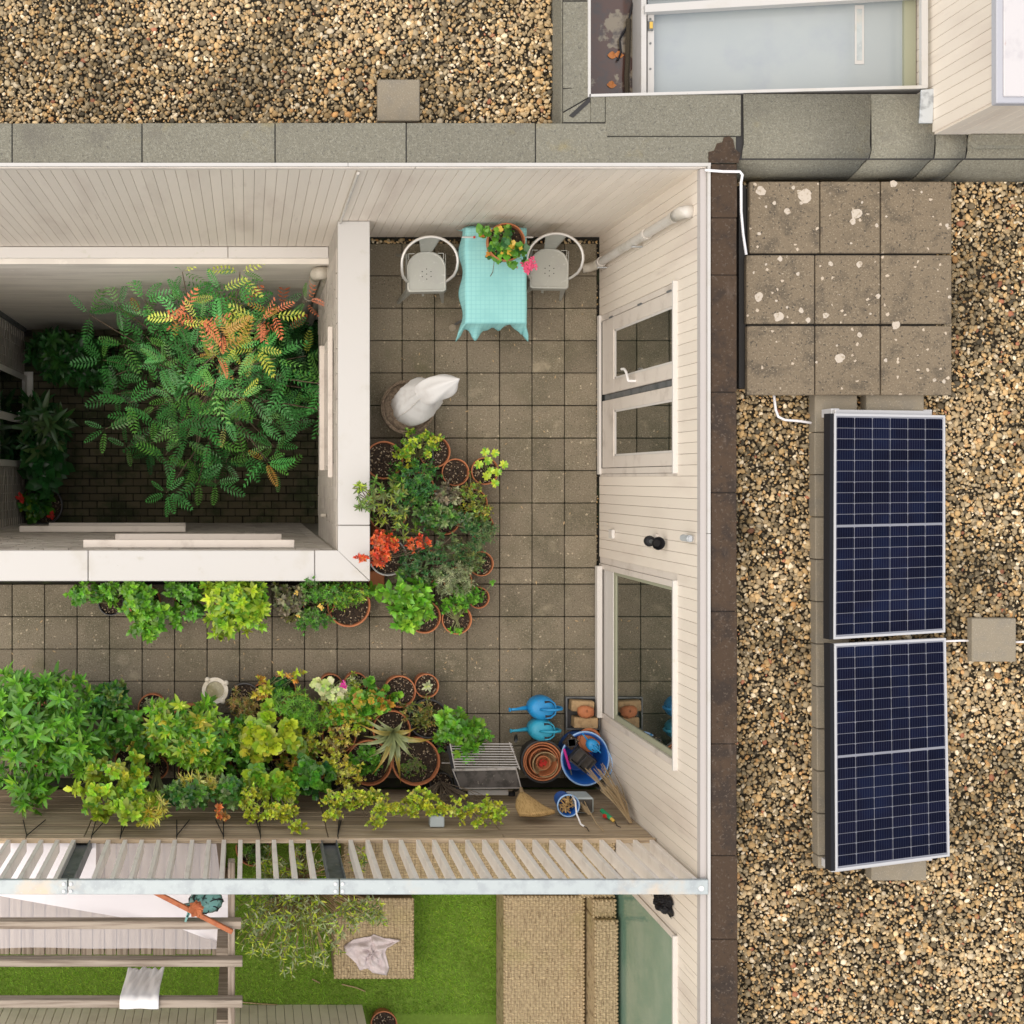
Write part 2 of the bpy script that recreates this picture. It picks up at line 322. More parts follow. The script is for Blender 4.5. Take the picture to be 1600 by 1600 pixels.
def lowfreq(x, y, seed):
    r = np.random.default_rng(seed); s = np.zeros_like(x)
    for k in range(10):
        f = r.uniform(1.2, 7.0); a = r.uniform(0, 2 * np.pi); s += np.sin(f * (x * np.cos(a) + y * np.sin(a)) * 1.6 + r.uniform(0, 6.3)) / (1 + .3 * k)
    return s / 2.2
def pebbles(name, x0, y0, x1, y1, sp, z, smin, smax, holes=(), seed=1, dirt=1.0, relax=3):
    r = np.random.default_rng(seed)
    nx = int((x1 - x0) / sp); ny = int((y1 - y0) / (sp * .866))
    gx, gy = np.meshgrid(np.arange(nx), np.arange(ny)); x = (x0 + (gx + .5 * (gy % 2)) * sp).ravel(); y = (y0 + gy * sp * .866).ravel()
    x = x + r.uniform(-.55, .55, x.size) * sp; y = y + r.uniform(-.55, .55, x.size) * sp
    keep = (x > x0) & (x < x1) & (y > y0) & (y < y1)
    for h in holes: keep &= ~((x > h[0]) & (x < h[2]) & (y > h[1]) & (y < h[3]))
    x, y = x[keep], y[keep]; n = x.size
    s = np.exp(r.normal(np.log((smin + smax) / 2), .34, n)).clip(smin * .6, smax * 1.7)
    big = np.argsort(-s); asp = r.uniform(.52, .92, n); fl = r.uniform(.34, .55, n)
    dim = np.stack([s, s * asp, s * fl], 1)
    yaw = r.uniform(0, 2 * np.pi, n); tl = r.normal(0, .22, n); ta = r.uniform(0, 2 * np.pi, n)
    cz, sz = np.cos(yaw), np.sin(yaw)
    v = PV[None] * dim[:, None] * (1 + r.normal(0, .05, (n, len(PV), 1)))
    X = v[..., 0] * cz[:, None] - v[..., 1] * sz[:, None]; Y = v[..., 0] * sz[:, None] + v[..., 1] * cz[:, None]
    Z = v[..., 2] + X * (np.sin(tl) * np.cos(ta))[:, None] + Y * (np.sin(tl) * np.sin(ta))[:, None]
    zc = z + r.uniform(-.009, .009, n) - (s - smin) * .1
    V = np.stack([X + x[:, None], Y + y[:, None], Z + zc[:, None]], 2).reshape(-1, 3)
    F = (PF[None] + (np.arange(n) * len(PV))[:, None, None]).reshape(-1, 3)
    c = PEB[r.choice(len(PEB), n, p=PEBW)] * r.uniform(.72, 1.35, (n, 1)) * np.array([1.06, 1.04, .98])
    lf = lowfreq(x, y, seed + 5); st = np.clip((lf + .1) * .42 + r.normal(0, .10, n), 0, .60) * dirt          # grimy, mossy patches
    c = c * (1 - st[:, None]) + st[:, None] * np.array([.05, .042, .022])
    c = (c * .95 + c.mean(1, keepdims=True) * .05) * np.array([.93, .88, .80]); lt = np.clip((-lf - .4) * .5, 0, .25)[:, None]; c = c * (1 - lt) + lt * np.array([.62, .47, .27])
    me = pyd(name, V, F, m_gravel, np.repeat(c, len(PV), 0), smooth=True)
    return tag(link(name, me), kind='stuff')
g = pebbles('gravel', -2.0, 2.50, 2.27, 3.62, .0240, ZG, .0112, .0188, seed=3)
tag(g, 'tan and grey pebbles covering the north flat roof behind the grey coping', 'gravel')
SLX0, SLX1, SLY0, SLY1 = 3.66, 5.10, .61, 2.13
g = pebbles('gravel', 3.52, -4.15, 6.0, 2.24, .0240, ZG, .0112, .0188, holes=[(3.66, .68, 5.05, 2.10)], seed=11)
tag(g, 'tan and grey pebbles covering the east flat roof around the solar panels', 'gravel')

# grey mineral felt copings, each sheet a part
fc = thing('roof_coping', (0, 2.4, ZR), 'grey mineral felt coping sheets bending round the pebbled north roof', 'roof coping')
b = MB(); b.box(-4.5, 2.262, 2.2, 2.56, 2.545, ZR - .012); b.box(2.262, 2.545, 2.2, 2.448, 4.9, ZR - .012); b.build('coping_core', m_bitumen, fc)
def sheet(x0, y0, x1, y1, z0=ZR - .011, z1=ZR): 
    return MB().box(x0, y0, z0, x1, y1, z1).build('felt_sheet', m_felt, fc, bevel=.004)
xs = [-4.4] + [(u - CU) / 218.06 for u in (19, 222, 430, 635, 837, 950)]
for i in range(6): sheet(xs[i] + .004, 2.262 + random.uniform(0, .002), xs[i + 1] - .004, 2.55 + random.uniform(-.004, .004))
# mitred corner and the strip that runs north
MB().prism([(2.262, 2.556), (2.454, 2.556), (2.454, 2.73), (2.262, 2.62)], ZR - .011, ZR + .002).build('felt_sheet', m_felt, fc)
MB().prism([(2.262, 2.632), (2.454, 2.742), (2.454, 2.81), (2.262, 2.79)], ZR - .011, ZR).build('felt_sheet', m_felt, fc)
sheet(2.262, 2.80, 2.454, 3.42); sheet(2.262, 3.43, 2.454, 4.8)
MB().box(2.25, 2.552, 2.3, 2.26, 4.8, ZR - .02).build('felt_upstand', m_felt, fc)
sh = MB().prism([(2.30, 2.60), (2.33, 2.585), (2.455, 2.70), (2.45, 2.735)], ZR + .002, ZR + .006).build('bitumen_patch', m_bitumen, fc)

# eastern coping: the broad felt roll between the rooflight and the slabs
fe = thing('roof_coping', (4.2, 2.4, ZR), 'broad grey felt coping with rounded edge above the lichen spotted slabs', 'roof coping')
b = MB(); b.box(2.57, 2.29, 2.1, 7.2, 2.76, ZR - .014); b.box(2.45, 2.548, 2.1, 2.569, 2.76, ZR - .014); b.build('coping_core', m_bitumen, fe)
MB().box(2.457, 2.556, ZR - .013, 2.562, 2.752, ZR + .001).build('felt_sheet', m_felt, fe, bevel=.004)
MB().box(2.566, 2.262, ZR - .013, 3.50, 2.45, ZR + .001).build('felt_sheet', m_felt, fe, bevel=.004)
MB().box(2.566, 2.456, ZR - .013, 3.535, 2.752, ZR + .003).build('felt_sheet', m_felt, fe, bevel=.004)
PROF = [(2.752, ZR), (2.40, ZR), (2.35, ZR - .004), (2.31, ZR - .02), (2.275, ZR - .055), (2.245, ZR - .11), (2.22, ZR - .18), (2.195, ZR - .30)]
def roll(x0, x1, y_back, rise=0):
    pr = [(y_back, ZR)] + PROF[1:]
    b = MB(); n = len(pr); V = []; dx = .06
    for k, x in enumerate((x0, x1)):
        V += [(x - (dx * i / n if i > 3 else 0) + random.uniform(-.006, .006), y, z + rise) for i, (y, z) in enumerate(pr)]
    b.add(V, [(i, i + 1, n + i + 1, n + i) for i in range(n - 1)])
    o = b.build('felt_sheet', m_felt, fe, smooth=True); m = o.modifiers.new('thickness', 'SOLIDIFY'); m.thickness = .012; m.offset = 1; return o
xr = [3.545] + [(u - CU) / 218.06 for u in (1360, 1460, 1510)] + [7.2]
for i in range(4): roll(xr[i] + .005, xr[i + 1] - .005, (2.752, 2.752, 2.472, 2.472)[i])
b = MB(); b.prism([(5.16, 2.474), (5.14, 2.40), (5.20, 2.36), (7.2, 2.36), (7.2, 2.474)], ZR + .002, ZR + .04)
b.build('felt_sheet', m_felt, fe, bevel=.02)
b = MB(); b.prism([(3.30, 2.262), (3.515, 2.262), (3.53, 2.33), (3.49, 2.36), (3.475, 2.43), (3.45, 2.452), (3.41, 2.445), (3.40, 2.41), (3.36, 2.40), (3.34, 2.35), (3.30, 2.34)], ZR + .002, ZR + .007)
b.build('bitumen_patch', m_feltb, fe)
fb = thing('roof_coping', (3.41, 0, ZR), 'long dark brown felt coping strip beside the pebbled east roof', 'roof coping')
b = MB(); b.box(3.335, -6.4, 2.2, 3.497, 2.255, ZR - .012); b.build('coping_core', m_bitumen, fb)
ys = [2.258, 1.87, 1.46, .62, -.10, -.95, -1.9, -2.7, -3.3, -4.2, -5.2, -6.4]
for i in range(len(ys) - 1):
    MB().box(3.322, ys[i + 1] + .002, ZR - .011, 3.51 + random.uniform(-.006, .004), ys[i] - .002, ZR + random.uniform(0, .002)).build('felt_sheet', m_feltb, fb, bevel=.005)

# cladding walls: every board a part
PITCH = .0822
BM_ = MB().box(-PITCH / 2 + .0012, -.010, 0, PITCH / 2 - .0012, .012, 1).mesh('board', m_board, bevel=.002)
GM_ = MB().box(-.040 + .002, -.010, 0, .040 - .002, .012, 1).mesh('board', m_greyboard, bevel=.003)
def board(parent, x, y, z0, z1, face, me=None):       # face: 'W','S','N' = the way the board looks
    a = {'S': 0, 'W': R(-90), 'N': R(180)}[face]
    M = Matrix.Translation((x, y, z0)) @ Matrix.Rotation(a, 4, 'Z') @ Matrix.Diagonal((1, 1, z1 - z0, 1))
    return link('board', me or BM_, parent, M)
nw = thing('north_wall', (0, YN, 0), 'cream boarded wall above the courtyard tree, café table and chairs', 'wall')
MB().box(-4.4, YN + .010, -.5, XE - .02, YN + .2, 2.60).build('backing', m_gap, nw)
x = XE - .045
while x > -3.3:
    if not (PXW < x < PXW - .5):
        board(nw, x, YN, -.47 if x < PXW + .02 else 0, 2.63, 'S')
    x -= PITCH
b = MB(); b.box(-4.4, YN - .015, 2.632, 1.2, YN + .03, 2.685); b.build('trim', m_frame, nw)
MB().box(1.205, YN - .015, 2.632, XE + .03, YN + .03, 2.685).build('trim', m_frame, nw)
MB().box(-4.4, YN - .006, 2.688, .716, YN + .018, 2.712).build('trim', m_white, nw)
MB().box(.720, YN - .006, 2.688, XE + .055, YN + .018, 2.712).build('trim', m_white, nw)
# sill ledge of the courtyard side and the rendered wall below it
for x0, x1 in ((-3.4, -.192), (-.186, PXW - .004)):
    MB().box(x0, 2.122, -.51, x1, YN - .013, -.475).build('ledge', m_frame_w, nw, bevel=.004)
MB().cyl((.80, YN - .03, 2.60), (.80, YN - .03, .05), .012, n=8).build('wire', m_pvc, nw)
rw = thing('courtyard_wall', (-1.2, 2.1, ZC), 'stained beige rendered wall at the back of the dark courtyard', 'wall')
MB().box(-4.4, 2.07, ZC - .1, 3.0, 2.30, -.515).build('render', m_render, rw)

# courtyard: floor bricks, brick side walls
cf = MB().box(-3.4, -1.2, ZC - .1, 2.4, 2.4, ZC - .03).build('courtyard_floor', m_joint); tag(cf, kind='structure')
BR = MB().box(-.096, -.046, -.03, .096, .046, .0).mesh('brick', m_brickfloor, bevel=.006)
cand = []
row = 0; y = PYN + .05
while y < 2.06:
    x = XW + .1 + (.1 if row % 2 else 0)
    while x < 1.05: cand.append((x, y)); x += .202
    y += .104; row += 1
def lit_score(p):                                     # bricks that the crown hides come last
    q = P(0, 0, ZC); u = CU + p[0] * FPX / 18; v = CV - p[1] * FPX / 18
    return (((u - 340) / 150) ** 2 + ((v - 600) / 140) ** 2 < 1) * 2 + (v > 720 and u > 330) * .5 + (u < 110 and v < 590) * 1
cand.sort(key=lit_score)
br0 = None
for k, (x, y) in enumerate(cand[:300]):
    M = Matrix.Translation((x + random.uniform(-.003, .003), y, ZC + random.uniform(-.004, .005))) @ Matrix.Rotation(random.uniform(-.02, .02), 4, 'Z')
    link('brick', BR, cf, M)
b = MB()
for x, y in cand[300:]: b.box(x - .096, y - .046, ZC - .03, x + .096, y + .046, ZC + random.uniform(-.004, .004))
b.build('paving', m_brickfloor, cf, kind='stuff')

def brickface(parent, axis, pos, a0, a1, z0, z1, out, n=90, rs=5):   # proud bricks spread over a painted brick wall
    r = random.Random(rs); b = MB(); nr = int((z1 - z0) / .075)
    for i in range(nr):
        a = a0 + (.11 if i % 2 else 0); z = z0 + i * .075
        while a < a1 - .2:
            d = .004 + r.random() * .006
            if axis == 'x': b.box(pos, a, z, pos + out * d, a + .21, z + .066)
            else: b.box(a, pos, z, a + .21, pos + out * d, z + .066)
            a += .22
    o = b.build('bricks_face', m_greybrick, parent); o.name = 'brick_facing'; o['kind'] = 'stuff'; return o
pw = thing('parapet', (.92, 0, 0), 'low courtyard parapet with wide white metal coping turning a corner', 'parapet')
MB().box(PXW, -.88, -2.27, PXE - .01, YN - .014, .735).build('wall', m_greybrick, pw)
MB().box(-4.4, PYS + .01, ZC, PXE - .012, PYN, .735).build('wall', m_greybrick, pw)
brickface(pw, 'x', PXW, PYN, 2.05, -2.25, .72, -1, rs=1)
brickface(pw, 'y', PYN, -3.1, PXW - .02, ZC, .72, 1, rs=2)
ZP = .77
for x0, x1 in ((-3.2, -1.383), (-1.377, .578)):
    MB().box(x0, PYS, .735, x1, PYN, ZP).build('coping_sheet', m_white, pw, bevel=.006)
b = MB(); b.prism([(.584, PYN), (.584, PYS), (PXE - .003, PYS), (PXW - .002, PYN)], .735, ZP); b.build('coping_sheet', m_white, pw, bevel=.004)
b = MB(); b.prism([(PXE, PYS + .002), (PXE, -.406), (PXW, -.406), (PXW, PYN - .001)], .735, ZP); b.build('coping_sheet', m_white, pw, bevel=.004)
MB().box(PXW, -.400, .735, PXE, YN - .013, ZP).build('coping_sheet', m_white, pw, bevel=.006)
# window hoods and sills on the courtyard faces
def slabbox(x0, y0, z0, x1, y1, z1, nm, m=m_frame): return MB().box(x0, y0, z0, x1, y1, z1).build(nm, m, pw, bevel=.004)
def winS(u0, u1, zt, zs, us0, us1):
    s = (CAMH - zt) / FPX; slabbox((u0 - CU) * s, PYN + .012, zt - .05, (u1 - CU) * s, PYN + .082, zt, 'window_hood')
    t = (CAMH - zs) / FPX; slabbox((us0 - CU) * t, PYN + .012, zs - .05, (us1 - CU) * t, PYN + .085, zs, 'window_sill')
    w = MB().box((us0 - CU) * t, PYN + .010, zs + .002, (us1 - CU) * t, PYN + .030, zt - .052).build('window', m_frame, pw)
    for k in range(2):
        c0 = (us0 - CU) * t; c1 = (us1 - CU) * t; h = (c1 - c0) / 2
        link('pane', MB().box(c0 + h * k + .05, PYN + .030, zs + .06, c0 + h * (k + 1) - .05, PYN + .034, zt - .10).mesh('pane', m_glass), w)
winS(130, 460, .57, -.60, 180, 440)
winS(30, 290, -2.80, -3.75, 76, 290)
s = (CAMH - .27) / FPX; slabbox(PXW - .055, -(746 - CV) * s, .22, PXW - .012, -(510 - CV) * s, .27, 'window_hood')
s = (CAMH + .75) / FPX; slabbox(PXW - .075, -(735 - CV) * s, -.80, PXW - .012, -(540 - CV) * s, -.75, 'window_sill')
wo = MB().box(PXW - .03, -(735 - CV) * s, -.745, PXW - .012, -(540 - CV) * s, .218).build('window', m_frame, pw)
link('pane', MB().box(PXW - .033, .12, -.68, PXW - .0305, 1.22, .15).mesh('pane', m_glass), wo)
MB().cyl((PXW - .012, -.36, -.7), (PXW - .06, -.36, -.72), .018, n=8).build('wall_hook', m_pvcb, pw)
# recessed ground-floor front under the overhang
MB().box(1.62, -.88, ZC, 1.72, 2.06, -2.28).build('recessed_front', m_glass, pw)
# west side of the courtyard with its garden door
ww = thing('courtyard_wall', (XW, .5, ZC), 'grey brick courtyard wall with a framed garden door on the left edge', 'wall')
MB().box(XW - .25, PYN - .2, ZC, XW, 2.08, -.5).build('wall', m_westbrick, ww)
brickface(ww, 'x', XW, PYN, 2.04, ZC, -3.2, 1, rs=3)
MB().beam((XW + .03, 2.05, ZC + .12), (XW + .03, 2.05, -3), .05, .05).build('corner_strip', m_steel, ww)
def wy(v, z): return -(v - CV) * (CAMH - z) / FPX
d = MB().box(XW + .011, .16, ZC + .02, XW + .05, 1.42, ZC + 2.15).build('door', m_paleframe, ww)
for y0, y1 in ((.24, .74), (.84, 1.34)):
    link('pane', MB().box(XW + .0505, y0, ZC + .25, XW + .054, y1, ZC + 2.05).mesh('pane', m_glass), d)
link('handle', MB().tube([(XW + .05, .76, ZC + 1.02), (XW + .11, .76, ZC + 1.02), (XW + .11, .88, ZC + 1.02), (XW + .11, .88, ZC + 1.0)], .012).mesh('handle', m_rope), d)
MB().box(XW, .10, ZC, XW + .13, 1.48, ZC + .045).build('door_sill', m_paleframe, ww)

# east wall
ew = thing('east_wall', (XE, 0, 0), 'tall cream boarded wall with terrace doors, picture window and wall lamps', 'wall')
MB().box(XE + .0125, -6.4, 2.19, XE + .07, YN, 2.62).build('backing', m_gap_light, ew); MB().box(XE + .05, -6.4, 0, XE + .10, YN, 2.185).build('backing', m_gap_light, ew)
OPEN = [(.045, 1.495, 0, 2.16), (-2.20, -.78, 0, 2.16), (-5.6, -3.47, 0, 2.16)]
y = YN - .045
while y > -6.2:
    o = next((o for o in OPEN if y + PITCH * .45 > o[0] and y - PITCH * .45 < o[1]), None)
    if o is None: board(ew, XE, y, 0, 2.62, 'W')
    else: board(ew, XE, y, o[3] + .02, 2.62, 'W')
    y -= PITCH
MB().box(XE - .012, -6.4, 2.622, XE + .030, YN - .02, 2.685).build('trim', m_trim, ew)
for y0, y1 in ((-6.4, -.395), (-.391, YN + .01)):
    MB().box(XE + .033, y0, 2.640, XE + .052, y1, 2.714).build('trim', m_white, ew)
def bx(nm, parent, x0, y0, z0, x1, y1, z1, m=m_frame, bev=.003): 
    return link(nm, MB().box(x0, y0, z0, x1, y1, z1).mesh(nm, m, bevel=bev), parent)
for o in OPEN:                                        # jamb boards either side of each opening
    for y0, y1 in ((o[0] - .075, o[0] - .003), (o[1] + .003, o[1] + .075)):
        MB().box(XE - .003, y0, 0, XE + .045, y1, 2.19).build('jamb_board', m_frame, ew)
# double terrace door
def frame_of(nm, y0, y1, zs, zt, xo=XE - .012):
    f = MB(); f.box(xo, y0, zs, XE + .03, y0 + .05, zt); f.box(xo, y1 - .05, zs, XE + .03, y1, zt); f.box(xo, y0 + .051, zt - .05, XE + .03, y1 - .051, zt)
    return f.build(nm, m_frame, ew, bevel=.003)
dd = frame_of('terrace_door', .045, 1.495, .0, 2.15)
bx('hood', dd, XE - .042, .04, 2.152, XE + .01, 1.50, 2.185, m_frame_w)
bx('sill', dd, XE - .036, .04, .02, XE - .012, 1.50, .09, m_frame_w)
bx('meeting_strip', dd, XE + .012, .715, .1, XE + .03, .765, 2.1, m_steel)
def leafdoor(y0, y1, zs, zt, bot, side, top):
    f = MB(); xo = XE - .008
    f.box(xo, y0, zs, xo + .03, y1, zs + bot); f.box(xo, y0, zt - top, xo + .03, y1, zt)
    f.box(xo, y0, zs + bot, xo + .03, y0 + side, zt - top); f.box(xo, y1 - side, zs + bot, xo + .03, y1, zt - top)
    link('door_leaf', f.mesh('door_leaf', m_frame, bevel=.002), dd)
    g = MB(); a0, a1, c0, c1 = y0 + side, y1 - side, zs + bot, zt - top; q = .018
    g.box(xo + .008, a0, c0, xo + .02, a1, c0 + q + .02); g.box(xo + .008, a0, c1 - q, xo + .02, a1, c1); g.box(xo + .008, a0, c0 + q, xo + .02, a0 + q, c1 - q); g.box(xo + .008, a1 - q, c0 + q, xo + .02, a1, c1 - q)
    link('glazing_bead', g.mesh('glazing_bead', m_frame_w), dd)
    link('pane', MB().box(xo + .012, a0 + .004, c0 + .004, xo + .018, a1 - .004, c1 - .004).mesh('pane', m_glass), dd)
leafdoor(.77, 1.44, .10, 2.12, .36, .115, .06); leafdoor(.10, .71, .10, 2.12, .36, .10, .06)
link('handle', MB().tube([(XE - .008, .82, 1.12), (XE - .065, .82, 1.12), (XE - .07, .825, 1.12), (XE - .07, .90, 1.06), (XE - .07, .93, 1.0), (XE - .07, .935, .93)], .011, 8).mesh('handle', m_rope, smooth=True), dd)
hb = MB()
for z in (.35, 1.2, 1.95): hb.box(XE - .018, 1.437, z, XE - .006, 1.452, z + .10)
link('hinge', hb.mesh('hinge', m_steel), dd)
# picture window
pwn = frame_of('picture_window', -2.20, -.78, .0, 2.15)
bx('hood', pwn, XE - .042, -2.21, 2.152, XE + .01, -.77, 2.185, m_frame_w)
bx('sill', pwn, XE - .06, -2.19, .04, XE - .012, -.80, .12, m_frame_w)
bx('lower_panel', pwn, XE + .006, -2.148, .0, XE + .03, -.832, .40, m_frame_w)
f = MB(); f.box(XE + .012, -2.148, .40, XE + .04, -.832, .46); f.box(XE + .012, -2.148, .46, XE + .04, -2.10, 2.10); f.box(XE + .012, -.86, .46, XE + .04, -.832, 2.10)
link('glazing_bead', f.mesh('glazing_bead', m_olive), pwn)
link('pane', MB().box(XE + .022, -2.10, .46, XE + .03, -.86, 2.10).mesh('pane', m_glass), pwn)
# neighbour's window
nn = frame_of('garden_window', -5.6, -3.47, .0, 2.15)
bx('hood', nn, XE - .042, -5.62, 2.152, XE + .01, -3.46, 2.185, m_frame_w)
bx('lower_panel', nn, XE - .004, -5.548, .0, XE + .03, -3.522, .33, m_frame)
bx('pane', nn, XE + .010, -5.548, .33, XE + .018, -3.522, 2.10, m_glass_g, 0)
# white neighbour roof parts: rooflight well
rf = thing('rooflight', (3.6, 3.1, ZR), 'pale frosted rooflight in a white frame beside a wet brown gutter', 'rooflight')
zz = 2.46
def quadp(nm, pts, z0, z1, m): 
    p = [P(u, v, z1) for u, v in pts]; return MB().prism([(q.x, q.y) for q in p][::-1], z0, z1).build(nm, m, rf)
quadp('gutter', [(915, -60), (1012, -60), (1012, 152), (915, 152)], 2.25, 2.33, m_puddle)
quadp('glass_pane', [(1012, -60), (1432, -60), (1432, 146), (1012, 152)], 2.40, 2.47, m_frost)
quadp('frame', [(1002, -60), (1010, -60), (1010, 152), (1002, 152)], 2.34, 2.56, m_white)
quadp('frame', [(1012, 14), (1022, 14), (1022, 152), (1012, 152)], 2.47, 2.53, m_white)
quadp('frame', [(1008, 7), (1440, -22), (1440, -6), (1008, 19)], 2.53, 2.60, m_white)
quadp('frame', [(1020, -30), (1440, -40), (1440, -25), (1020, -5)], 2.47, 2.52, m_white)
quadp('reveal', [(1413, -60), (1431, -60), (1431, 146), (1413, 146)], 2.47, 2.50, m_olive)
quadp('reveal', [(1431, -60), (1440, -60), (1440, 146), (1431, 146)], 2.40, 2.49, m_gap)
quadp('frame', [(1440, -60), (1450, -60), (1450, 137), (1440, 138)], 2.675, 2.712, m_white)
quadp('edge_trim', [(921, 147), (1448, 133), (1448, 138), (921, 151)], 2.30, 2.715, m_white)
quadp('edge_trim', [(919, -60), (923, -60), (923, 151), (919, 151)], 2.30, 2.715, m_white)
quadp('glazing_strip', [(1336, 8), (1350, 8), (1350, 100), (1336, 100)], 2.47, 2.476, m_white)
quadp('glazing_strip', [(1339, 14), (1347, 14), (1347, 94), (1339, 94)], 2.476, 2.479, m_galv)
q = P(1016, 41, 2.53); MB().box(q.x - .018, q.y - .035, 2.53, q.x + .018, q.y + .035, 2.548).build('catch', m_steel, rf); MB().box(q.x - .011, q.y - .024, 2.548, q.x + .011, q.y + .024, 2.556).build('catch_plate', m_yel, rf)
for v in (30, 68, 108): p = P(1016, v, 2.53); MB().cyl((p.x, p.y, 2.53), (p.x, p.y, 2.536), .008, n=8).build('screw', m_steel, rf)
MB().tube([P(u, v, 2.35) for u, v in ((994, -10), (985, 20), (980, 40), (968, 62), (970, 82), (965, 95))], .008, 5).build('cable', m_black, rf)
MB().tube([P(u, v, 2.355) for u, v in ((982, 30), (981, 80), (979, 120), (980, 150))], .02, 5).build('silt', m_gravel_bed, rf)
for u, v, wh in ((957, 86, 'left one of the close pair'), (968, 85, 'right one of the close pair'), (956, 132, 'the lone one nearest the felt coping')):
    p = P(u, v, 2.34); dl = MB().grid(lambda a, c: (p.x + (a - .5) * .07, p.y + (c - .5) * .055 * math.sin(.15 + 2.8 * a), 2.337 + .012 * math.sin(a * 5) * c), 4, 3).build('fallen_leaf', m_dleaf); tag(dl, 'curled orange fallen leaf in the wet brown gutter, ' + wh, 'leaf', 'fallen leaves in the gutter')
# roof box with boarded faces and a white cap
rb = thing('roof_box', (5.6, 3.4, ZR), 'boarded roof box with rust streaked white cap at the top right corner', 'roof box')
MB().box(4.92, 2.485, 2.3, 7.2, 5.2, 3.46).build('core', m_gap_light, rb)
y = 2.52
while y < 4.2: board(rb, 4.91, y, 2.44, 3.47, 'W'); y += PITCH
x = 4.955
while x < 6.6: board(rb, x, 2.474, 2.70, 3.47, 'S'); x += PITCH
MB().box(4.885, 2.45, 3.47, 7.2, 5.2, 3.535).build('cap_edge', m_capedge, rb, bevel=.006)
MB().box(4.925, 2.49, 3.535, 7.2, 5.2, 3.55).build('cap', m_cap, rb, bevel=.004)
zf = [P(u, v, 2.73) for u, v in ((1440, 140), (1460, 138), (1458, 192), (1437, 192))]
MB().prism([(q.x, q.y) for q in zf][::-1], 2.71, 2.728).build('flashing', m_zinc, rb, bevel=.003)

# terrace floor: every paver a part
pf = MB().box(PXE - .02, YS, -.5, XE + .01, YN + .01, -.04).box(-4.2, YS, -.5, PXE - .03, PYS, -.04).build('patio_floor', m_joint); tag(pf, kind='structure')
T0 = -(387 - 19) / 169.0
TM = MB().box(-.1465, -.1465, -.04, .1465, .1465, 0).mesh('paver', m_tile, bevel=.005)
HM = MB().box(-.1465, -.0715, -.04, .1465, .0715, 0).mesh('paver', m_tile, bevel=.005)
rowsv = [(380.5, 430.5), (430.5, 481.5), (481.5, 532), (532, 582.7), (582.7, 633.3), (633.3, 684.5), (684.5, 735.3), (735.3, 786), (786, 836.7), (836.7, 887), (887, 913), (913, 963.5), (963.5, 1014.5), (1014.5, 1064.5), (1064.5, 1115.5), (1115.5, 1166), (1166, 1216.5)]
n_tile = 0
for (v0, v1) in rowsv:
    yc = -((v0 + v1) / 2 - CV) / 169.0; half = (v1 - v0) < 30
    k = -6
    while True:
        xc = T0 + .3005 * (k + .5); k += 1
        if xc > XE - .14: break
        if xc < PXE - .16 and v0 < 885: continue
        if v0 < 905 and v0 > 880 and xc < PXE - .16: continue
        if xc < -2.9: continue
        sx = min(1, (XE - .03 - (xc - .147)) / .294)
        M = Matrix.Translation((xc, yc, random.uniform(-.0025, .002))) @ Matrix.Rotation(random.uniform(-.004, .004), 4, 'Z') @ Matrix.Rotation(random.uniform(-.006, .006), 4, 'X')
        link('paver', HM if half else TM, pf, M); n_tile += 1
# thin pebble strips along the walls
g = pebbles('gravel', PXE, 2.178, XE - .01, 2.238, .024, -.012, .009, .016, seed=21, dirt=.4); g2 = pebbles('gravel', 3.218, .1, XE - .008, 2.18, .022, -.014, .007, .012, seed=22, dirt=.8)
g3 = pebbles('gravel', 3.218, -.78, XE - .008, .04, .022, -.014, .007, .012, seed=23, dirt=.8)
tag(g, 'narrow strip of pebbles along the foot of the cream wall behind the chairs', 'gravel'); tag(g2, 'narrow strip of dark pebbles between the pavers and the terrace doors', 'gravel'); tag(g3, 'narrow strip of pebbles under the black wall lamp', 'gravel')

# neighbour's garden: lawn
lw = MB().box(-4.2, -7, -.5, XE, YS - .03, 0).build('lawn', m_turfbase); tag(lw, kind='structure')
def turf(n, x0, y0, x1, y1, seed):
    r = np.random.default_rng(seed); x = r.uniform(x0, x1, n); y = r.uniform(y0, y1, n); a = r.uniform(0, 2 * np.pi, n); h = r.uniform(.018, .034, n); l = r.normal(0, .019, (n, 2)); wd = .0028
    V = np.zeros((n, 3, 3)); V[:, 0] = np.stack([x - np.cos(a) * wd, y - np.sin(a) * wd, np.zeros(n)], 1); V[:, 1] = np.stack([x + np.cos(a) * wd, y + np.sin(a) * wd, np.zeros(n)], 1); V[:, 2] = np.stack([x + l[:, 0], y + l[:, 1], h], 1)
    lf = lowfreq(x * 1.5, y * 1.5, seed)[:, None]; c = np.array([.205, .43, .03]) * (1 + .22 * lf) * r.uniform(.45, 1.55, (n, 1)) + r.uniform(0, .04, (n, 1)) * np.array([2, 1, .3])
    return V.reshape(-1, 3), np.arange(3 * n).reshape(-1, 3), np.repeat(c.clip(.01, .6), 3, 0)
V, F, c = turf(90000, -2.45, -4.95, 2.35, -2.9, 31); me = pyd('grass', V, F, m_turf, c)
tag(link('grass', me), 'bright green artificial turf around the wicker table and sofa', 'grass', kind='stuff')

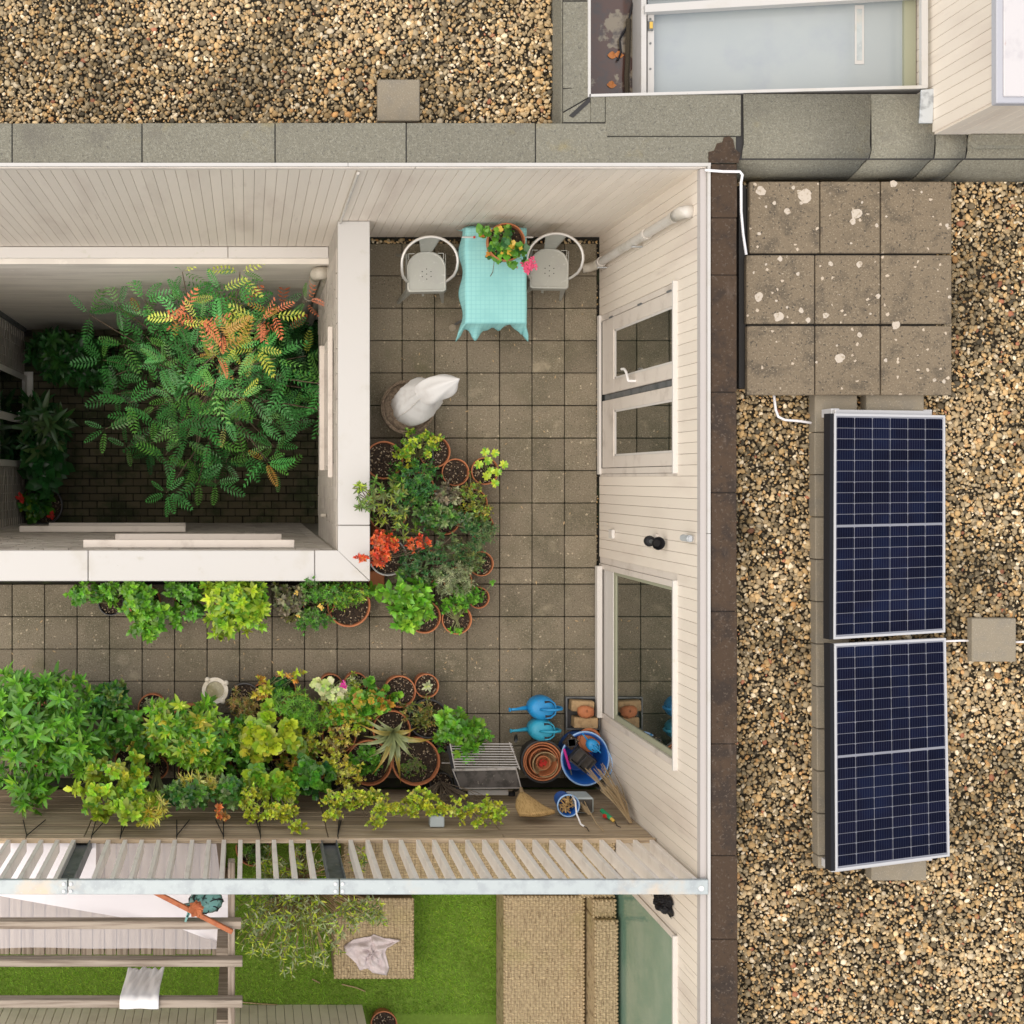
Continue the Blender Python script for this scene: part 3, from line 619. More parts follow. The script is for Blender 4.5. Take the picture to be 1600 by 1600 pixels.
# ---------------------------------------------------------------- the screen between the gardens
fn = thing('timber_screen', (0, YS, 0), 'weathered plank screen topped by cream battens and a galvanised rail', 'fence')
z = .02; k = 0
while z < 1.62:
    for x0, x1 in ((-3.3, -1.313), (-1.307, .642), (.648, XE - .015)):
        if k % 2 and x0 > .6: 
            MB().box(x0, YS - .03, z, 2.05, YS - .002 + random.uniform(-.003, .003), z + .134).build('plank', m_wood, fn, bevel=.004)
            MB().box(2.055, YS - .03, z, x1, YS - .002 + random.uniform(-.003, .003), z + .134).build('plank', m_wood, fn, bevel=.004)
        else: MB().box(x0, YS - .03, z, x1, YS - .002 + random.uniform(-.003, .003), z + .134).build('plank', m_wood, fn, bevel=.004)
    z += .1385; k += 1
MB().box(-3.3, YS - .03, 1.672, XE - .02, YS + .012, 1.699).build('top_plank', m_wood, fn, bevel=.004)
BT = MB().box(-.017, -.10, 0, .017, 0, 1).mesh('batten', m_batten, bevel=.003)
u2 = [-27, 1, 30, 58, 86, 140 + 6, 175, 204, 233, 261, 291, 320, 346, 374.5, 404.5, 432.5, 462, 491.5, 565, 594.5, 624.5, 652, 682, 709.5, 738.5, 767, 796, 825, 854, 883, 912, 941, 970, 999, 1028, 1057, 1086]
for u in u2: link('batten', BT, fn, Matrix.Translation(((u - CU) / 218.06, YS, 1.70)) @ Matrix.Diagonal((1, 1, ZR - 1.705, 1)))
for x in (-1.31, .645):
    b = MB(); b.box(x - .062, YS - .10, 0, x - .054, YS - .034, 1.70); b.box(x + .054, YS - .10, 0, x + .062, YS - .034, 1.70); b.box(x - .062, YS - .10, 1.70, x - .054, YS - .003, ZR - .004); b.box(x + .054, YS - .10, 1.70, x + .062, YS - .003, ZR - .004); b.box(x - .053, YS - .06, 0, x + .053, YS - .052, ZR - .004)
    b.build('post', m_steel, fn)
for u0, u1 in ((-60, 106), (108, 529), (531, 1104)):
    MB().box((u0 - CU) / 218.06, YS - .105, ZR - .002, (u1 - CU) / 218.06, YS, ZR + .035).build('rail', m_galv, fn, bevel=.004)
for u in (101, 112, 524, 535):
    for y in (YS - .028, YS - .08): MB().lathe([(.0135, 0), (.0135, .006), (.007, .011), (0, .012)], ((u - CU) / 218.06, y, ZR + .035), 10).build('bolt', m_bolt, fn, smooth=True)
MB().lathe([(.02, 0), (.02, .005), (0, .008)], ((1093 - CU) / 218.06, YS - .06, ZR + .035), 10).build('bolt', m_bolt, fn)
for (ua, ub, uc) in ((36, 41, 71), (150, 143, 165), (276, 276, 296), (349, 349, 337), (405, 407, 400), (530, 528, 533), (192, 188, 200)):
    z0, z1 = 1.70, 1.15
    pa = P(ub, 1302, 1.68); 
    b = MB(); b.tube([(pa.x, YS + .006, 1.70), (pa.x, YS + .022, 1.66), ((ua - CU) * (CAMH - z1) / FPX, YS + .012, z1)], .0045, 5)
    b.tube([(pa.x, YS + .022, 1.66), ((uc - CU) * (CAMH - z1) / FPX, YS + .012, z1)], .0045, 5); b.build('hanging_wire', m_black, fn)

# neighbour's grey boarded wall, deck, pergola
gw = thing('garden_wall', (-.7, -4.87, 0), 'greige boarded shed wall along the bottom left edge of the lawn', 'shed wall')
MB().box(-3.2, -6.5, 0, 1.055, -4.885, 2.2).build('core', m_gap, gw)
x = 1.02
while x > -2.6: 
    M = Matrix.Translation((x, -4.87, 0)) @ Matrix.Rotation(R(180), 4, 'Z') @ Matrix.Diagonal((1, 1, 2.2, 1)); link('board', GM_, gw, M); x -= .0805
dk = thing('garden_deck', (-1.3, -3.8, .1), 'brown slatted wooden platform half covered by the white sail', 'deck')
x = -.275; DP = MB().box(-.0505, -4.36, .07, .0505, -3.0, .115).mesh('plank', m_beam_y, bevel=.004)
while x > -2.8: link('plank', DP, dk, Matrix.Translation((x, random.uniform(-.004, .004), 0))); x -= .1090
MB().box(-2.8, -4.33, .0, -.24, -3.02, .068).build('frame', m_gap, dk)
pg = thing('pergola', (-.13, -3.8, 0), 'weathered grey timber pergola with three cross beams carrying a white sail', 'pergola')
def bpx(nm, u0, v0, u1, v1, z0, z1, m):
    a, c = P(u0, v0, z1), P(u1, v1, z1); return MB().box(a.x, c.y, z0, c.x, a.y, z1).build(nm, m, pg, bevel=.005)
bpx('long_beam', 356, 1348, 367, 1660, 2.08, 2.195, m_beam_y)
bpx('cross_beam', -40, 1440, 377, 1452, 2.20, 2.30, m_beam); bpx('cross_beam', -40, 1500, 379, 1511, 2.20, 2.30, m_beam); bpx('cross_beam', -40, 1563, 379, 1575, 2.20, 2.30, m_beam)
p = P(350, 1480, 1.9); MB().box(p.x - .055, p.y - .055, 0, p.x + .055, p.y + .055, 2.075).build('post', m_beam, pg); 
p = P(350, 1590, 1.9); MB().box(p.x - .055, p.y - .055, 0, p.x + .055, p.y + .055, 2.075).build('post', m_beam, pg)
sail = thing('sail', (-1.4, -3.5, 1.5), 'white translucent sail stretched above the slatted deck and under the pergola', 'shade sail')
def film(pts, z, m, nm, wav=.02):
    a, b_, c, d = [P(u, v, z) for u, v in pts]
    return MB().grid(lambda s, t: (a.lerp(b_, s)).lerp(d.lerp(c, s), t) + Vector((0, 0, wav * math.sin(6 * s + 3 * t) + wav * .6 * math.sin(13 * t * s + 2))), 24, 10).build(nm, m, sail, smooth='all')
film([(-40, 1318), (338, 1318), (357, 1481), (-40, 1483)], 1.52, m_film, 'sheet')
film([(-40, 1392), (356, 1392), (356, 1437), (215, 1437)], 1.60, m_film2, 'folded_layer', .012)
film([(285, 1452), (356, 1452), (357, 1479), (345, 1474)], 1.60, m_film2, 'folded_layer', .008)
film([(-40, 1314), (150, 1314), (150, 1392), (-40, 1392)], 1.60, m_film2, 'folded_layer', .01)
def towel(u0, u1, v, zb):
    t = thing('towel', P((u0 + u1) / 2, v, 2.32), 'white towel draped over the lowest pergola beam above the lawn', 'towel')
    a, c = P(u0, v, 2.318).x, P(u1, v, 2.318).x; yb = P(0, 1575, 2.318).y; yf = P(0, 1562, 2.318).y
    def fnc(s, q):
        x = a + (c - a) * s; wv = .010 * math.sin(s * 7 + .5) + .007 * math.sin(s * 19 + 1 + q * 6) + .006 * math.sin(s * 33 - q * 11)
        if q < .25: y, z = yb - .005 + (yf - yb) * q / .25, 2.318 + .006 * math.sin(s * 9)
        else:
            k = (q - .25) / .75; drop = (.46 + .05 * math.sin(s * 5 + .6) + .16 * (1 / (1 + math.exp(-(s - .40) * 28))) - .06 * s); y, z = yf + .012 + wv * (k + .3) + .02 * k, 2.315 - drop * k
            x = x + .02 * k * math.sin(s * 4 + 1) + .03 * k * k * s
        return (x, y, z)
    MB().grid(fnc, 30, 22).build('cloth', m_towel, t, smooth='all', thick=.008); return t
towel(187, 248, 1570, 1.7)
op = thing('rust_pole', P(305, 1425, 2.4), 'rusty orange pole lying slantwise across the pergola with a glass ornament tied on', 'pole')
MB().beam(P(205, 1375, 2.42), P(363, 1456, 2.33), .035, .03).build('pole', m_orange, op, bevel=.004)
b = MB()
for k in range(9):
    a = k * 2.4; c = P(307, 1415, 2.36); b.box(-.02, -.05, -.006, .02, .05, .006, Matrix.Translation((c.x + .02 * math.cos(a), c.y + .02 * math.sin(a), 2.44)) @ Matrix.Rotation(a, 4, 'Z') @ Matrix.Rotation(.6, 4, 'X'))
b.build('binding', m_orange, op)
orn = thing('glass_ornament', P(318, 1412, 2.2), 'sea green glass float in a net hanging under the rusty orange pole', 'ornament')
c = P(322, 1409, 2.2); MB().lathe([(0, -.12), (.07, -.10), (.115, -.03), (.115, .03), (.07, .10), (.02, .13)], (c.x, c.y, 2.18), 16, 1.1, .75).build('float', m_teal, orn, smooth='all')
b = MB()
for k in range(6): 
    a = k * math.pi / 3; b.tube([(c.x + .12 * 1.1 * math.cos(a + q) * math.sin(q * 1.2 + .3), c.y + .09 * math.sin(a + q) * math.sin(q * 1.2 + .3), 2.18 - .12 * math.cos(q * 1.2 + .3)) for q in np.linspace(0, 2.2, 8)], .006, 4)
b.build('net', m_black, orn)
b = MB(); c2 = P(300, 1420, 2.25)
for k in range(5): b.box(-.05, -.008, -.02, .05, .008, .02, Matrix.Translation((c2.x + random.uniform(-.05, .03), c2.y + random.uniform(-.05, .04), 2.28)) @ Matrix.Rotation(k * 1.1, 4, 'Z'))
b.build('strap', m_teal, orn)

# wicker furniture
def rounded(x0, y0, x1, y1, r, n=5):
    pts = []
    for cx, cy, a0 in ((x1 - r, y1 - r, 0), (x0 + r, y1 - r, 90), (x0 + r, y0 + r, 180), (x1 - r, y0 + r, 270)):
        pts += [(cx + r * math.cos(R(a0 + 90 * i / n)), cy + r * math.sin(R(a0 + 90 * i / n))) for i in range(n + 1)]
    return pts
def braid(x0, y0, x1, y1, z, r=.014, st=.034):        # scalloped woven edge
    b = MB(); pts = []
    for (ax, ay), (bx_, by) in (((x0, y0), (x1, y0)), ((x1, y0), (x1, y1)), ((x1, y1), (x0, y1)), ((x0, y1), (x0, y0))):
        L = math.hypot(bx_ - ax, by - ay); n = max(2, int(L / st))
        pts += [(ax + (bx_ - ax) * i / n, ay + (by - ay) * i / n) for i in range(n)]
    for i, (px, py) in enumerate(pts): b.lathe([(0, -r), (r * .9, -r * .5), (r, 0), (r * .8, r * .6), (0, r * .9)], (px, py, z), 6)
    return b
def weave(b, x0, y0, x1, y1, z, pitch=.027, h=.006):   # flat strands lying over and under
    nx, ny = int((x1 - x0) / pitch), int((y1 - y0) / pitch)
    for i in range(nx):
        for j in range(ny):
            cx, cy = x0 + (i + .5) * (x1 - x0) / nx, y0 + (j + .5) * (y1 - y0) / ny; hx, hy = (x1 - x0) / nx / 2, (y1 - y0) / ny / 2
            if (i + j) % 2: b.add([(cx - hx * .96, cy - hy * .90, z), (cx - hx * .1, cy - hy * .90, z + h), (cx + hx * .96, cy - hy * .90, z), (cx + hx * .96, cy + hy * .90, z), (cx + hx * .1, cy + hy * .90, z + h), (cx - hx * .96, cy + hy * .90, z)], [(0, 1, 4, 5), (1, 2, 3, 4)])
            else: b.add([(cx - hx * .90, cy - hy * .96, z), (cx + hx * .90, cy - hy * .96, z), (cx + hx * .90, cy, z + h), (cx + hx * .90, cy + hy * .96, z), (cx - hx * .90, cy + hy * .96, z), (cx - hx * .90, cy, z + h)], [(0, 1, 2, 5), (5, 2, 3, 4)])
    return b
ot = thing('wicker_table', (1.13, -4.1, 0), 'square woven wicker table on the lawn carrying a crumpled shirt', 'table')
a, c = P(522, 1404, .42), P(647, 1530, .42)
b = MB(); b.prism(rounded(a.x, c.y, c.x, a.y, .03), .03, .41); b.build('body', m_wickergap, ot)
weave(MB(), a.x + .01, c.y + .01, c.x - .01, a.y - .01, .412).build('woven_top', m_wicker, ot)
braid(a.x + .01, c.y + .01, c.x - .01, a.y - .01, .408).build('braided_edge', m_wicker, ot, smooth='all')
st = thing('shirt', P(578, 1487, .43), 'crumpled pale lilac shirt thrown on the wicker table', 'shirt')
cc = P(580, 1487, .43); r_ = random.Random(4)
out = [(626, 1468), (606, 1478), (602, 1488), (608, 1512), (604, 1524), (582, 1520), (574, 1512), (562, 1516), (556, 1505), (540, 1490), (538, 1478), (552, 1468), (578, 1463), (584, 1460), (600, 1466)]
pts = [P(u, v, .43) for u, v in out]; pts = [pts[i].lerp(pts[(i + 1) % len(pts)], f) for i in range(len(pts)) for f in (0, .5)]; n = len(pts); V = []; rings = 16
for j in range(rings + 1):
    t = j / rings
    for i in range(n * 3):
        q = pts[i // 3].lerp(pts[(i // 3 + 1) % n], (i % 3) / 3); q = cc.lerp(q, t)
        z = .425 + (.04 * (1 - t ** 2) + .020 * math.sin(i * .35 + t * 7) + .016 * math.sin(i * .21 - t * 12) + .012 * math.sin(i * .83 + t * 17) * t) * (1 if t < .99 else .4)
        V.append((q.x, q.y, max(.424, z)))
m3 = n * 3; MB().add(V, [(j * m3 + i, j * m3 + (i + 1) % m3, (j + 1) * m3 + (i + 1) % m3, (j + 1) * m3 + i) for j in range(rings) for i in range(m3)]).build('cloth', m_shirt, st, smooth='all', thick=.008)
so_ = thing('wicker_sofa', (2.8, -4.2, 0), 'large woven wicker corner sofa without cushions beside the green glass window', 'sofa')
a = P(788, 1400, .40)
def wbox(nm, x0, y0, z0, x1, y1, z1, br=True):
    o = MB().box(x0, y0, z0, x1, y1, z1).build(nm, m_wicker, so_, bevel=.012)
    link('weave_bed', MB().box(x0 + .01, y0 + .01, z1 - .002, x1 - .01, y1 - .01, z1 + .0008).mesh('weave_bed', m_wickergap), o)
    link('woven_top', weave(MB(), x0 + .012, y0 + .012, x1 - .012, y1 - .012, z1 + .001).mesh('woven_top', m_wicker), o)
    if br: link('braided_edge', braid(x0 + .006, y0 + .006, x1 - .006, y1 - .006, z1 - .004).mesh('braided_edge', m_wicker, smooth='all'), o)
    return o
wbox('seat', 2.29, -6.2, .03, 3.01, -3.73, .40); wbox('backrest', 3.035, -6.2, .03, 3.235, -3.86, .66)
wbox('seat', .86, -3.695, .03, 2.92, -3.18, .40); wbox('backrest', .86, -3.175, .03, 3.235, -2.98, .66); wbox('corner_seat', 2.925, -3.69, .03, 3.235, -3.18, .56); wbox('armrest', 3.035, -3.855, .03, 3.235, -3.70, .60)

# terrace furniture
def armchair(px, py, label, yaw=0):
    t = thing('chair', (px, py, 0), label, 'chair', 'galvanised armchairs at the turquoise table')
    X = Vector((px, py, 0)); Rz = Matrix.Translation(X) @ Matrix.Rotation(yaw, 4, 'Z')
    def T(b): b.v = [tuple(Rz @ Vector(v)) for v in b.v]; return b
    def outline(s=1, dy=0):
        pts = [(-.168, -.175), (-.15, -.185), (.15, -.185), (.168, -.175), (.172, -.15), (.172, .03)]
        pts += [(.172 * math.cos(a), .03 + .145 * math.sin(a)) for a in np.linspace(.15, math.pi - .15, 10)] + [(-.172, .03), (-.172, -.15)]
        return [(x * s, y * s + dy) for x, y in pts]
    o = outline(); b = MB(); b.prism(o, .435, .45); T(b).build('seat', m_chair, t, bevel=.006)
    i1, i2 = outline(.90), outline(.86); n = len(i1)
    rim = MB(); rim.add([(x, y, .4515) for x, y in o] + [(x, y, .455) for x, y in outline(.95)] + [(x, y, .4515) for x, y in i1], [(k, (k + 1) % n, n + (k + 1) % n, n + k) for k in range(n)] + [(n + k, n + (k + 1) % n, 2 * n + (k + 1) % n, 2 * n + k) for k in range(n)])
    T(rim).build('seat_rim', m_chair, t, smooth='all')
    h = MB()
    for k in range(7):
        a = k * math.pi / 3 + math.pi / 6; r = .045 if k < 6 else 0
        h.cyl((r * math.cos(a), -.03 + r * math.sin(a), .449), (r * math.cos(a), -.03 + r * math.sin(a), .4525), .005, n=6)
    T(h).build('drain_hole', m_dark, t)
    ap = MB(); e = [( -.172, .15), (-.172, -.17), (-.15, -.187), (.15, -.187), (.172, -.17), (.172, .15)]
    ap.add([(x, y, .44) for x, y in e] + [(x * 1.04, y * 1.04, .385) for x, y in e], [(k, k + 1, 7 + k, 6 + k) for k in range(5)]); T(ap).build('apron', m_chair, t, thick=.004)
    for sx, sy in ((-1, -1), (1, -1), (-1, 1), (1, 1)):
        l = MB(); a, c = Vector((.155 * sx, .155 * sy - (.015 if sy < 0 else 0), .44)), Vector((.215 * sx, .23 * sy, 0))
        w0, w1 = .052, .018
        l.add([a + Vector((-w0 * sx, 0, 0)), a, a + Vector((0, -w0 * sy, 0)), c + Vector((-w1 * sx, 0, 0)), c, c + Vector((0, -w1 * sy, 0))], [(0, 1, 4, 3), (1, 2, 5, 4)])
        T(l).build('leg', m_chair, t, thick=.006)
    ring = [(-.17, -.10, .44), (-.195, -.085, .50), (-.225, -.06, .56), (-.24, -.02, .62), (-.245, .04, .66)] + [(.245 * math.cos(a), .04 + .215 * math.sin(a), .66 + .05 * math.sin(a)) for a in np.linspace(math.pi, 0, 19)[1:-1]] + [(.245, .04, .66), (.24, -.02, .62), (.225, -.06, .56), (.195, -.085, .50), (.17, -.10, .44)]
    T(MB().tube(ring, .0125, 8)).build('arm_ring', m_chairtube, t, smooth='all')
    bk = MB().grid(lambda s, q: ((s - .5) * (.10 + .09 * q), .165 + .075 * q + .018 * (1 - (2 * s - 1) ** 2) * q, .45 + .245 * q), 8, 8); T(bk).build('back_splat', m_chair, t, smooth='all', thick=.004)
    cb = MB(); cb.beam((-.19, -.02, .19), (.19, -.02, .19), .02, .006); cb.beam((0, -.19, .19), (0, .19, .19), .02, .006); T(cb).build('brace', m_chair, t)
    return t
p = P(666.5, 423, .45); armchair(p.x, p.y, 'grey galvanised armchair left of the turquoise table', R(1))
p = P(858.5, 418, .45); armchair(p.x, p.y, 'grey galvanised armchair right of the turquoise table, rust stain on its seat', R(-1))
tb = thing('table', (2.16, 1.74, 0), 'small terrace table hidden under a turquoise cloth between two metal chairs', 'table')
ZT = .72; tx0, ty1 = P(729, 368, ZT).x, P(729, 358, ZT).y; tx1, ty0 = P(822, 500, ZT).x, P(822, 502, ZT).y
MB().box(tx0 + .012, ty0 + .015, ZT - .03, tx1 - .012, ty1 - .015, ZT - .008).build('tabletop', m_chair, tb)
for sx in (tx0 + .05, tx1 - .05):
    for sy in (ty0 + .06, ty1 - .06): MB().cyl((sx, sy, ZT - .03), (sx + (.03 if sx > 2.1 else -.03), sy, 0), .012, n=8).build('leg', m_steel, tb)
tc = thing('tablecloth', (2.16, 1.74, ZT), 'turquoise gridded tablecloth hanging in folds over the small table', 'tablecloth')
def cloth():
    nu, nv = 44, 60; b = MB(); ov = .17
    def f(s, q):
        X = tx0 - ov + (tx1 - tx0 + 2 * ov) * s; Y = ty0 - .23 + (ty1 - ty0 + .23 + .16) * q
        dx = max(tx0 - X, X - tx1, 0); dy = max(ty0 - Y, 0); dyb = max(Y - ty1, 0)
        x = min(max(X, tx0), tx1); y = min(max(Y, ty0), ty1); z = ZT + .002
        sgn = -1 if X < tx0 else 1
        if dx and not dy: 
            x += sgn * (.006 + .018 * dx / ov * (1 + math.sin(Y * 17 + sgn))); z -= dx
        elif dy and not dx:
            y -= .012 + dy * (.20 + (.20 * math.sin(X * 13 + .5) + .13 * math.sin(X * 31 + 2) + .07 * math.sin(X * 57)) * dy / .23); z -= dy * (.86 + .12 * math.sin(X * 9 + 1))
        elif dx and dy:                               # the corners flare outwards
            k = min(dx / ov, 1) * min(dy / .23, 1); y -= .012 + dy * (.28 + .35 * k); x += sgn * (.006 + dx * (.12 + .22 * k)); z -= max(dx, dy) * .92
        if dyb: y += .010 + dyb * .2 * (1 + .5 * math.sin(X * 23)); z -= dyb * .9; 
        if not dx and not dy and not dyb: z += .002 * math.sin(X * 11 + Y * 4) * math.sin(Y * 7) + .0035 * math.exp(-((X - tx0 - .27) / .006) ** 2) + .003 * math.exp(-((Y - ty0 - .25) / .006) ** 2) + .003 * math.exp(-((Y - ty0 - .52) / .006) ** 2)
        return (x, y, z)
    b.grid(f, nu, nv); return b
cloth().build('cloth', m_cloth, tc, smooth='all', thick=.003)
for ux, d in ((731, -1), (823, 1)):
    q = P(ux, 371, ZT); cl = MB(); cl.box(q.x - .055, q.y - .007, ZT + .006, q.x + .055, q.y + .007, ZT + .018)
    o = cl.build('cloth_clip', m_white, tc, bevel=.004); link('clip_end', MB().box(q.x - (.062 if d > 0 else -.045), q.y - .009, ZT + .005, q.x - (.045 if d > 0 else -.062), q.y + .009, ZT + .02).mesh('clip_end', m_redp), o)

# pots
def pot_profile(r, h, wall=.012, lip=True):
    rb = r * .74
    out = [(rb, 0), (rb + (r - rb) * .72, h * .72)]
    out += [(r * .95, h * .73), (r, h * .78), (r, h)] if lip else [(r * .97, h * .95), (r, h * .96), (r, h)]
    return out + [(r - wall, h), (r - wall, h * .9), (rb * .92, h * .55)]
def add_pot(t, cx, cy, zr, r, m, h=None, z0=0, name='pot', soil=True, n=28):
    h = h or zr - z0
    MB().lathe(pot_profile(r, h, max(.008, r * .07)), (cx, cy, zr - h), n).build(name, m, t, smooth=True)
    if soil:
        rs = r * .93 - .006; b = MB(); rr = random.Random(int(cx * 1000)); zs = zr - h * .10; V = [(cx, cy, zs + .006)]; k = 22
        for j in range(1, 6):
            for i in range(k): V.append((cx + rs * j / 5 * math.cos(2 * math.pi * i / k), cy + rs * j / 5 * math.sin(2 * math.pi * i / k), zs + rr.uniform(-.010, .010) - .008 * (j / 5) ** 2))
        b.add(V, [(0, 1 + i, 1 + (i + 1) % k) for i in range(k)] + [(1 + (j - 1) * k + i, 1 + j * k + i, 1 + j * k + (i + 1) % k, 1 + (j - 1) * k + (i + 1) % k) for j in range(1, 5) for i in range(k)])
        b.build('soil', m_soil, t)
        ch = MB()
        for _ in range(int(12 + 700 * r * r)):
            a, q = rr.uniform(0, 6.28), rs * math.sqrt(rr.random()) * .95; L = rr.uniform(.003, .012)
            ch.box(-L, -.003, -.002, L, .003, .003, Matrix.Translation((cx + q * math.cos(a), cy + q * math.sin(a), zs + .012)) @ Matrix.Rotation(rr.uniform(0, 3.2), 4, 'Z') @ Matrix.Rotation(rr.uniform(-.5, .5), 4, 'Y'))
        ch.build('bark_chips', m_chip, t, kind='stuff')
# nested empty terracotta pots
q = P(848, 1190, .30)
npot = thing('pot_stack', (q.x, q.y, 0), 'nest of empty terracotta pots standing inside a black pot', 'flower pots')
add_pot(npot, q.x, q.y, .30, S(34, .3), m_blackpot, h=.29, name='black_pot', soil=False)
for du, dv, r, z in ((0, 0, 30.5, .295), (-1, 0, 26.5, .285), (1, 1, 22, .30)):
    c = P(848 + du, 1190 + dv, z); add_pot(npot, c.x, c.y, z, S(r, z), m_terra, h=.24, name='terracotta_pot', soil=False)
for du, dv, r, z, m in ((4, 5, 20, .30, m_brick), (1, 2, 11, .31, m_terra)):
    c = P(848 + du, 1190 + dv, z); add_pot(npot, c.x, c.y, z, S(r, z), m, h=.18, name='terracotta_pot', soil=False)
c = P(849, 1192, .26); b = MB()
for k in range(14): b.box(-.02, -.006, -.004, .02, .006, .004, Matrix.Translation((c.x + random.uniform(-.025, .025), c.y + random.uniform(-.025, .025), .24 + random.uniform(0, .02))) @ Matrix.Rotation(k, 4, 'Z'))
b.build('shards', m_redp, npot)
# blue tub with things in it
q = P(914, 1185, .33)
tubt = thing('tub', (q.x, q.y, 0), 'royal blue plastic tub with pale rim holding garden odds and ends', 'tub')
MB().lathe([(.17, .01), (.20, .32), (.215, .335), (.20, .34), (.185, .32), (.155, .03), (0, .03)], (q.x, q.y, 0), 32, 1.0, 1.13).build('body', m_tub, tubt, smooth=True)
MB().tube([(q.x + .213 * math.cos(a), q.y + .213 * 1.13 * math.sin(a), .338) for a in np.linspace(0, 2 * math.pi, 40)[:-1]], .008, 6, True).build('rim', m_tubrim, tubt, smooth='all')
MB().tube([(q.x + .19 + .03 * math.sin(s * math.pi), q.y + .10 - .28 * s, .335 + .10 * math.sin(s * math.pi)) for s in np.linspace(0, 1, 10)], .006, 6).build('handle', m_tubrim, tubt, smooth='all')
sp = thing('seed_tray', P(908, 1188, .42), 'black plastic tray of square cells lying tilted on the blue tub', 'plant tray')
M = Matrix.Translation(P(910, 1187, .41)) @ Matrix.Rotation(R(-38), 4, 'Z') @ Matrix.Rotation(R(10), 4, 'X')
b = MB()
for x0, y0, x1, y1 in ((-.10, -.075, .10, -.062), (-.10, .062, .10, .075), (-.10, -.075, -.087, .075), (.087, -.075, .10, .075), (-.008, -.075, .008, .075)): b.box(x0, y0, -.05, x1, y1, .03, M)
b.build('rim', m_blackpot, sp); MB().box(-.09, -.068, -.05, .09, .068, -.035, M).build('base', m_tray, sp)
M = Matrix.Translation(P(893, 1160, .36)) @ Matrix.Rotation(R(-38), 4, 'Z')
bb = thing('brown_pot', P(893, 1160, .36), 'square brown plastic pot lying in the blue tub', 'plant pot')
MB().box(-.05, -.055, -.06, .05, .055, .0, M).build('body', m_soil, bb, bevel=.005); MB().lathe([(.05, .0), (.052, .02), (.044, .02), (.042, 0)], (0, 0, 0), 4, M=M).build('rim', m_blackpot, bb)
pk = thing('pink_handle', P(886, 1187, .38), 'magenta plastic handle sticking out of the blue tub', 'tool handle')
MB().beam(P(881, 1170, .40), P(891, 1202, .37), .022, .018).build('grip', m_mag, pk, bevel=.006); MB().cyl(P(891, 1202, .37), P(893, 1210, .33), .006).build('shaft', m_steel, pk)
ob = thing('orange_saucer', P(925, 1152, .34), 'orange terracotta saucers stacked at the top edge of the blue tub', 'saucer')
c = P(921, 1157, .31); MB().lathe([(.0, 0), (.09, 0), (.11, .035), (.10, .035), (.085, .012), (0, .012)], (c.x, c.y, .26), 24).build('saucer', m_terra, ob, smooth=True); MB().lathe([(.0, 0), (.08, 0), (.10, .035), (.09, .035), (.075, .012), (0, .012)], (c.x - .005, c.y + .004, .285), 24).build('saucer', m_terra, ob, smooth=True)

def watering_can(u, v, z, m, sc_, label, yaw=0, cat='watering can', name='watering_can'):
    c = P(u, v, z); t = thing(name, (c.x, c.y, 0), label, cat, 'blue watering cans')
    M = Matrix.Translation((c.x, c.y, z - .17 * sc_)) @ Matrix.Rotation(yaw, 4, 'Z') @ Matrix.Scale(sc_, 4)
    n = 24; prof = [(0, 0), (.098, 0), (.108, .02), (.110, .10), (.104, .15), (.085, .175), (.05, .185)]
    b = MB().lathe(prof[1:], (0, 0, 0), n, 1.15, .98, M=M); b.build('body', m, t, smooth=True)
    MB().grid(lambda s, q: M @ Vector((.012 + .085 * s, (q - .5) * (.155 - .07 * s * s), .184 - .012 * s)), 6, 6).build('opening', m_dark, t)
    MB().tube([M @ Vector(p) for p in ((.012, -.082, .18), (.06, -.08, .184), (.10, -.05, .184), (.115, 0, .182), (.10, .05, .184), (.06, .08, .184), (.012, .082, .18))], .007 * sc_, 6).build('opening_rim', m, t, smooth='all')
    MB().tube([M @ Vector(p) for p in ((-.10, 0, .06), (-.17, .004, .10), (-.24, .008, .15), (-.285, .010, .165))], [.026 * sc_, .018 * sc_, .013 * sc_, .012 * sc_], 10).build('spout', m, t, smooth='all')
    MB().lathe([(.008, 0), (.02, .015), (.018, .022), (0, .022)], (0, 0, 0), 12, M=M @ Matrix.Translation((-.285, .01, .165)) @ Matrix.Rotation(R(-80), 4, 'Y')).build('rose', m, t, smooth=True)
    MB().tube([M @ Vector(p) for p in ((-.03, 0, .18), (.02, 0, .225), (.09, 0, .245), (.15, 0, .225), (.168, 0, .17), (.15, 0, .10), (.105, 0, .05))], .012 * sc_, 8).build('handle', m, t, smooth='all')
    return t
watering_can(849, 1108, .34, m_blue, 1.0, 'blue watering can, the upper and larger of the pair on the pavers', R(3))
watering_can(848, 1142, .32, m_cyan, .95, 'turquoise watering can below the blue one, next to the nested pots', R(2))
watering_can(928, 1166, .47, m_blue, .48, 'small bright blue watering can lying in the tub', R(-45))
# shallow black tray with sand bricks
bt = thing('boot_tray', P(911, 1113, .05), 'shallow black tray in the corner by the picture window, with bricks in it', 'tray')
a, c = P(884, 1089, .05), P(937, 1140, .05); b = MB(); b.box(a.x, c.y, .0, c.x, a.y, .012)
b.build('base', m_blackpot, bt); e = MB(); w_ = .012
for x0, y0, x1, y1 in ((a.x, c.y, a.x + w_, a.y), (c.x - w_, c.y, c.x, a.y), (a.x + w_, a.y - w_, c.x - w_, a.y), (a.x + w_, c.y, c.x - w_, c.y + w_)): e.box(x0, y0, .012, x1, y1, .06)
e.build('edge', m_steel, bt)
def loose_brick(u, v, z, w_, d, h, yaw, label):
    q = P(u, v, z); t = MB().box(-w_ / 2, -d / 2, -h, w_ / 2, d / 2, 0, Matrix.Translation(q) @ Matrix.Rotation(yaw, 4, 'Z')).build('brick', m_brick, None, bevel=.008); tag(t, label, 'brick', 'bricks in the boot tray')
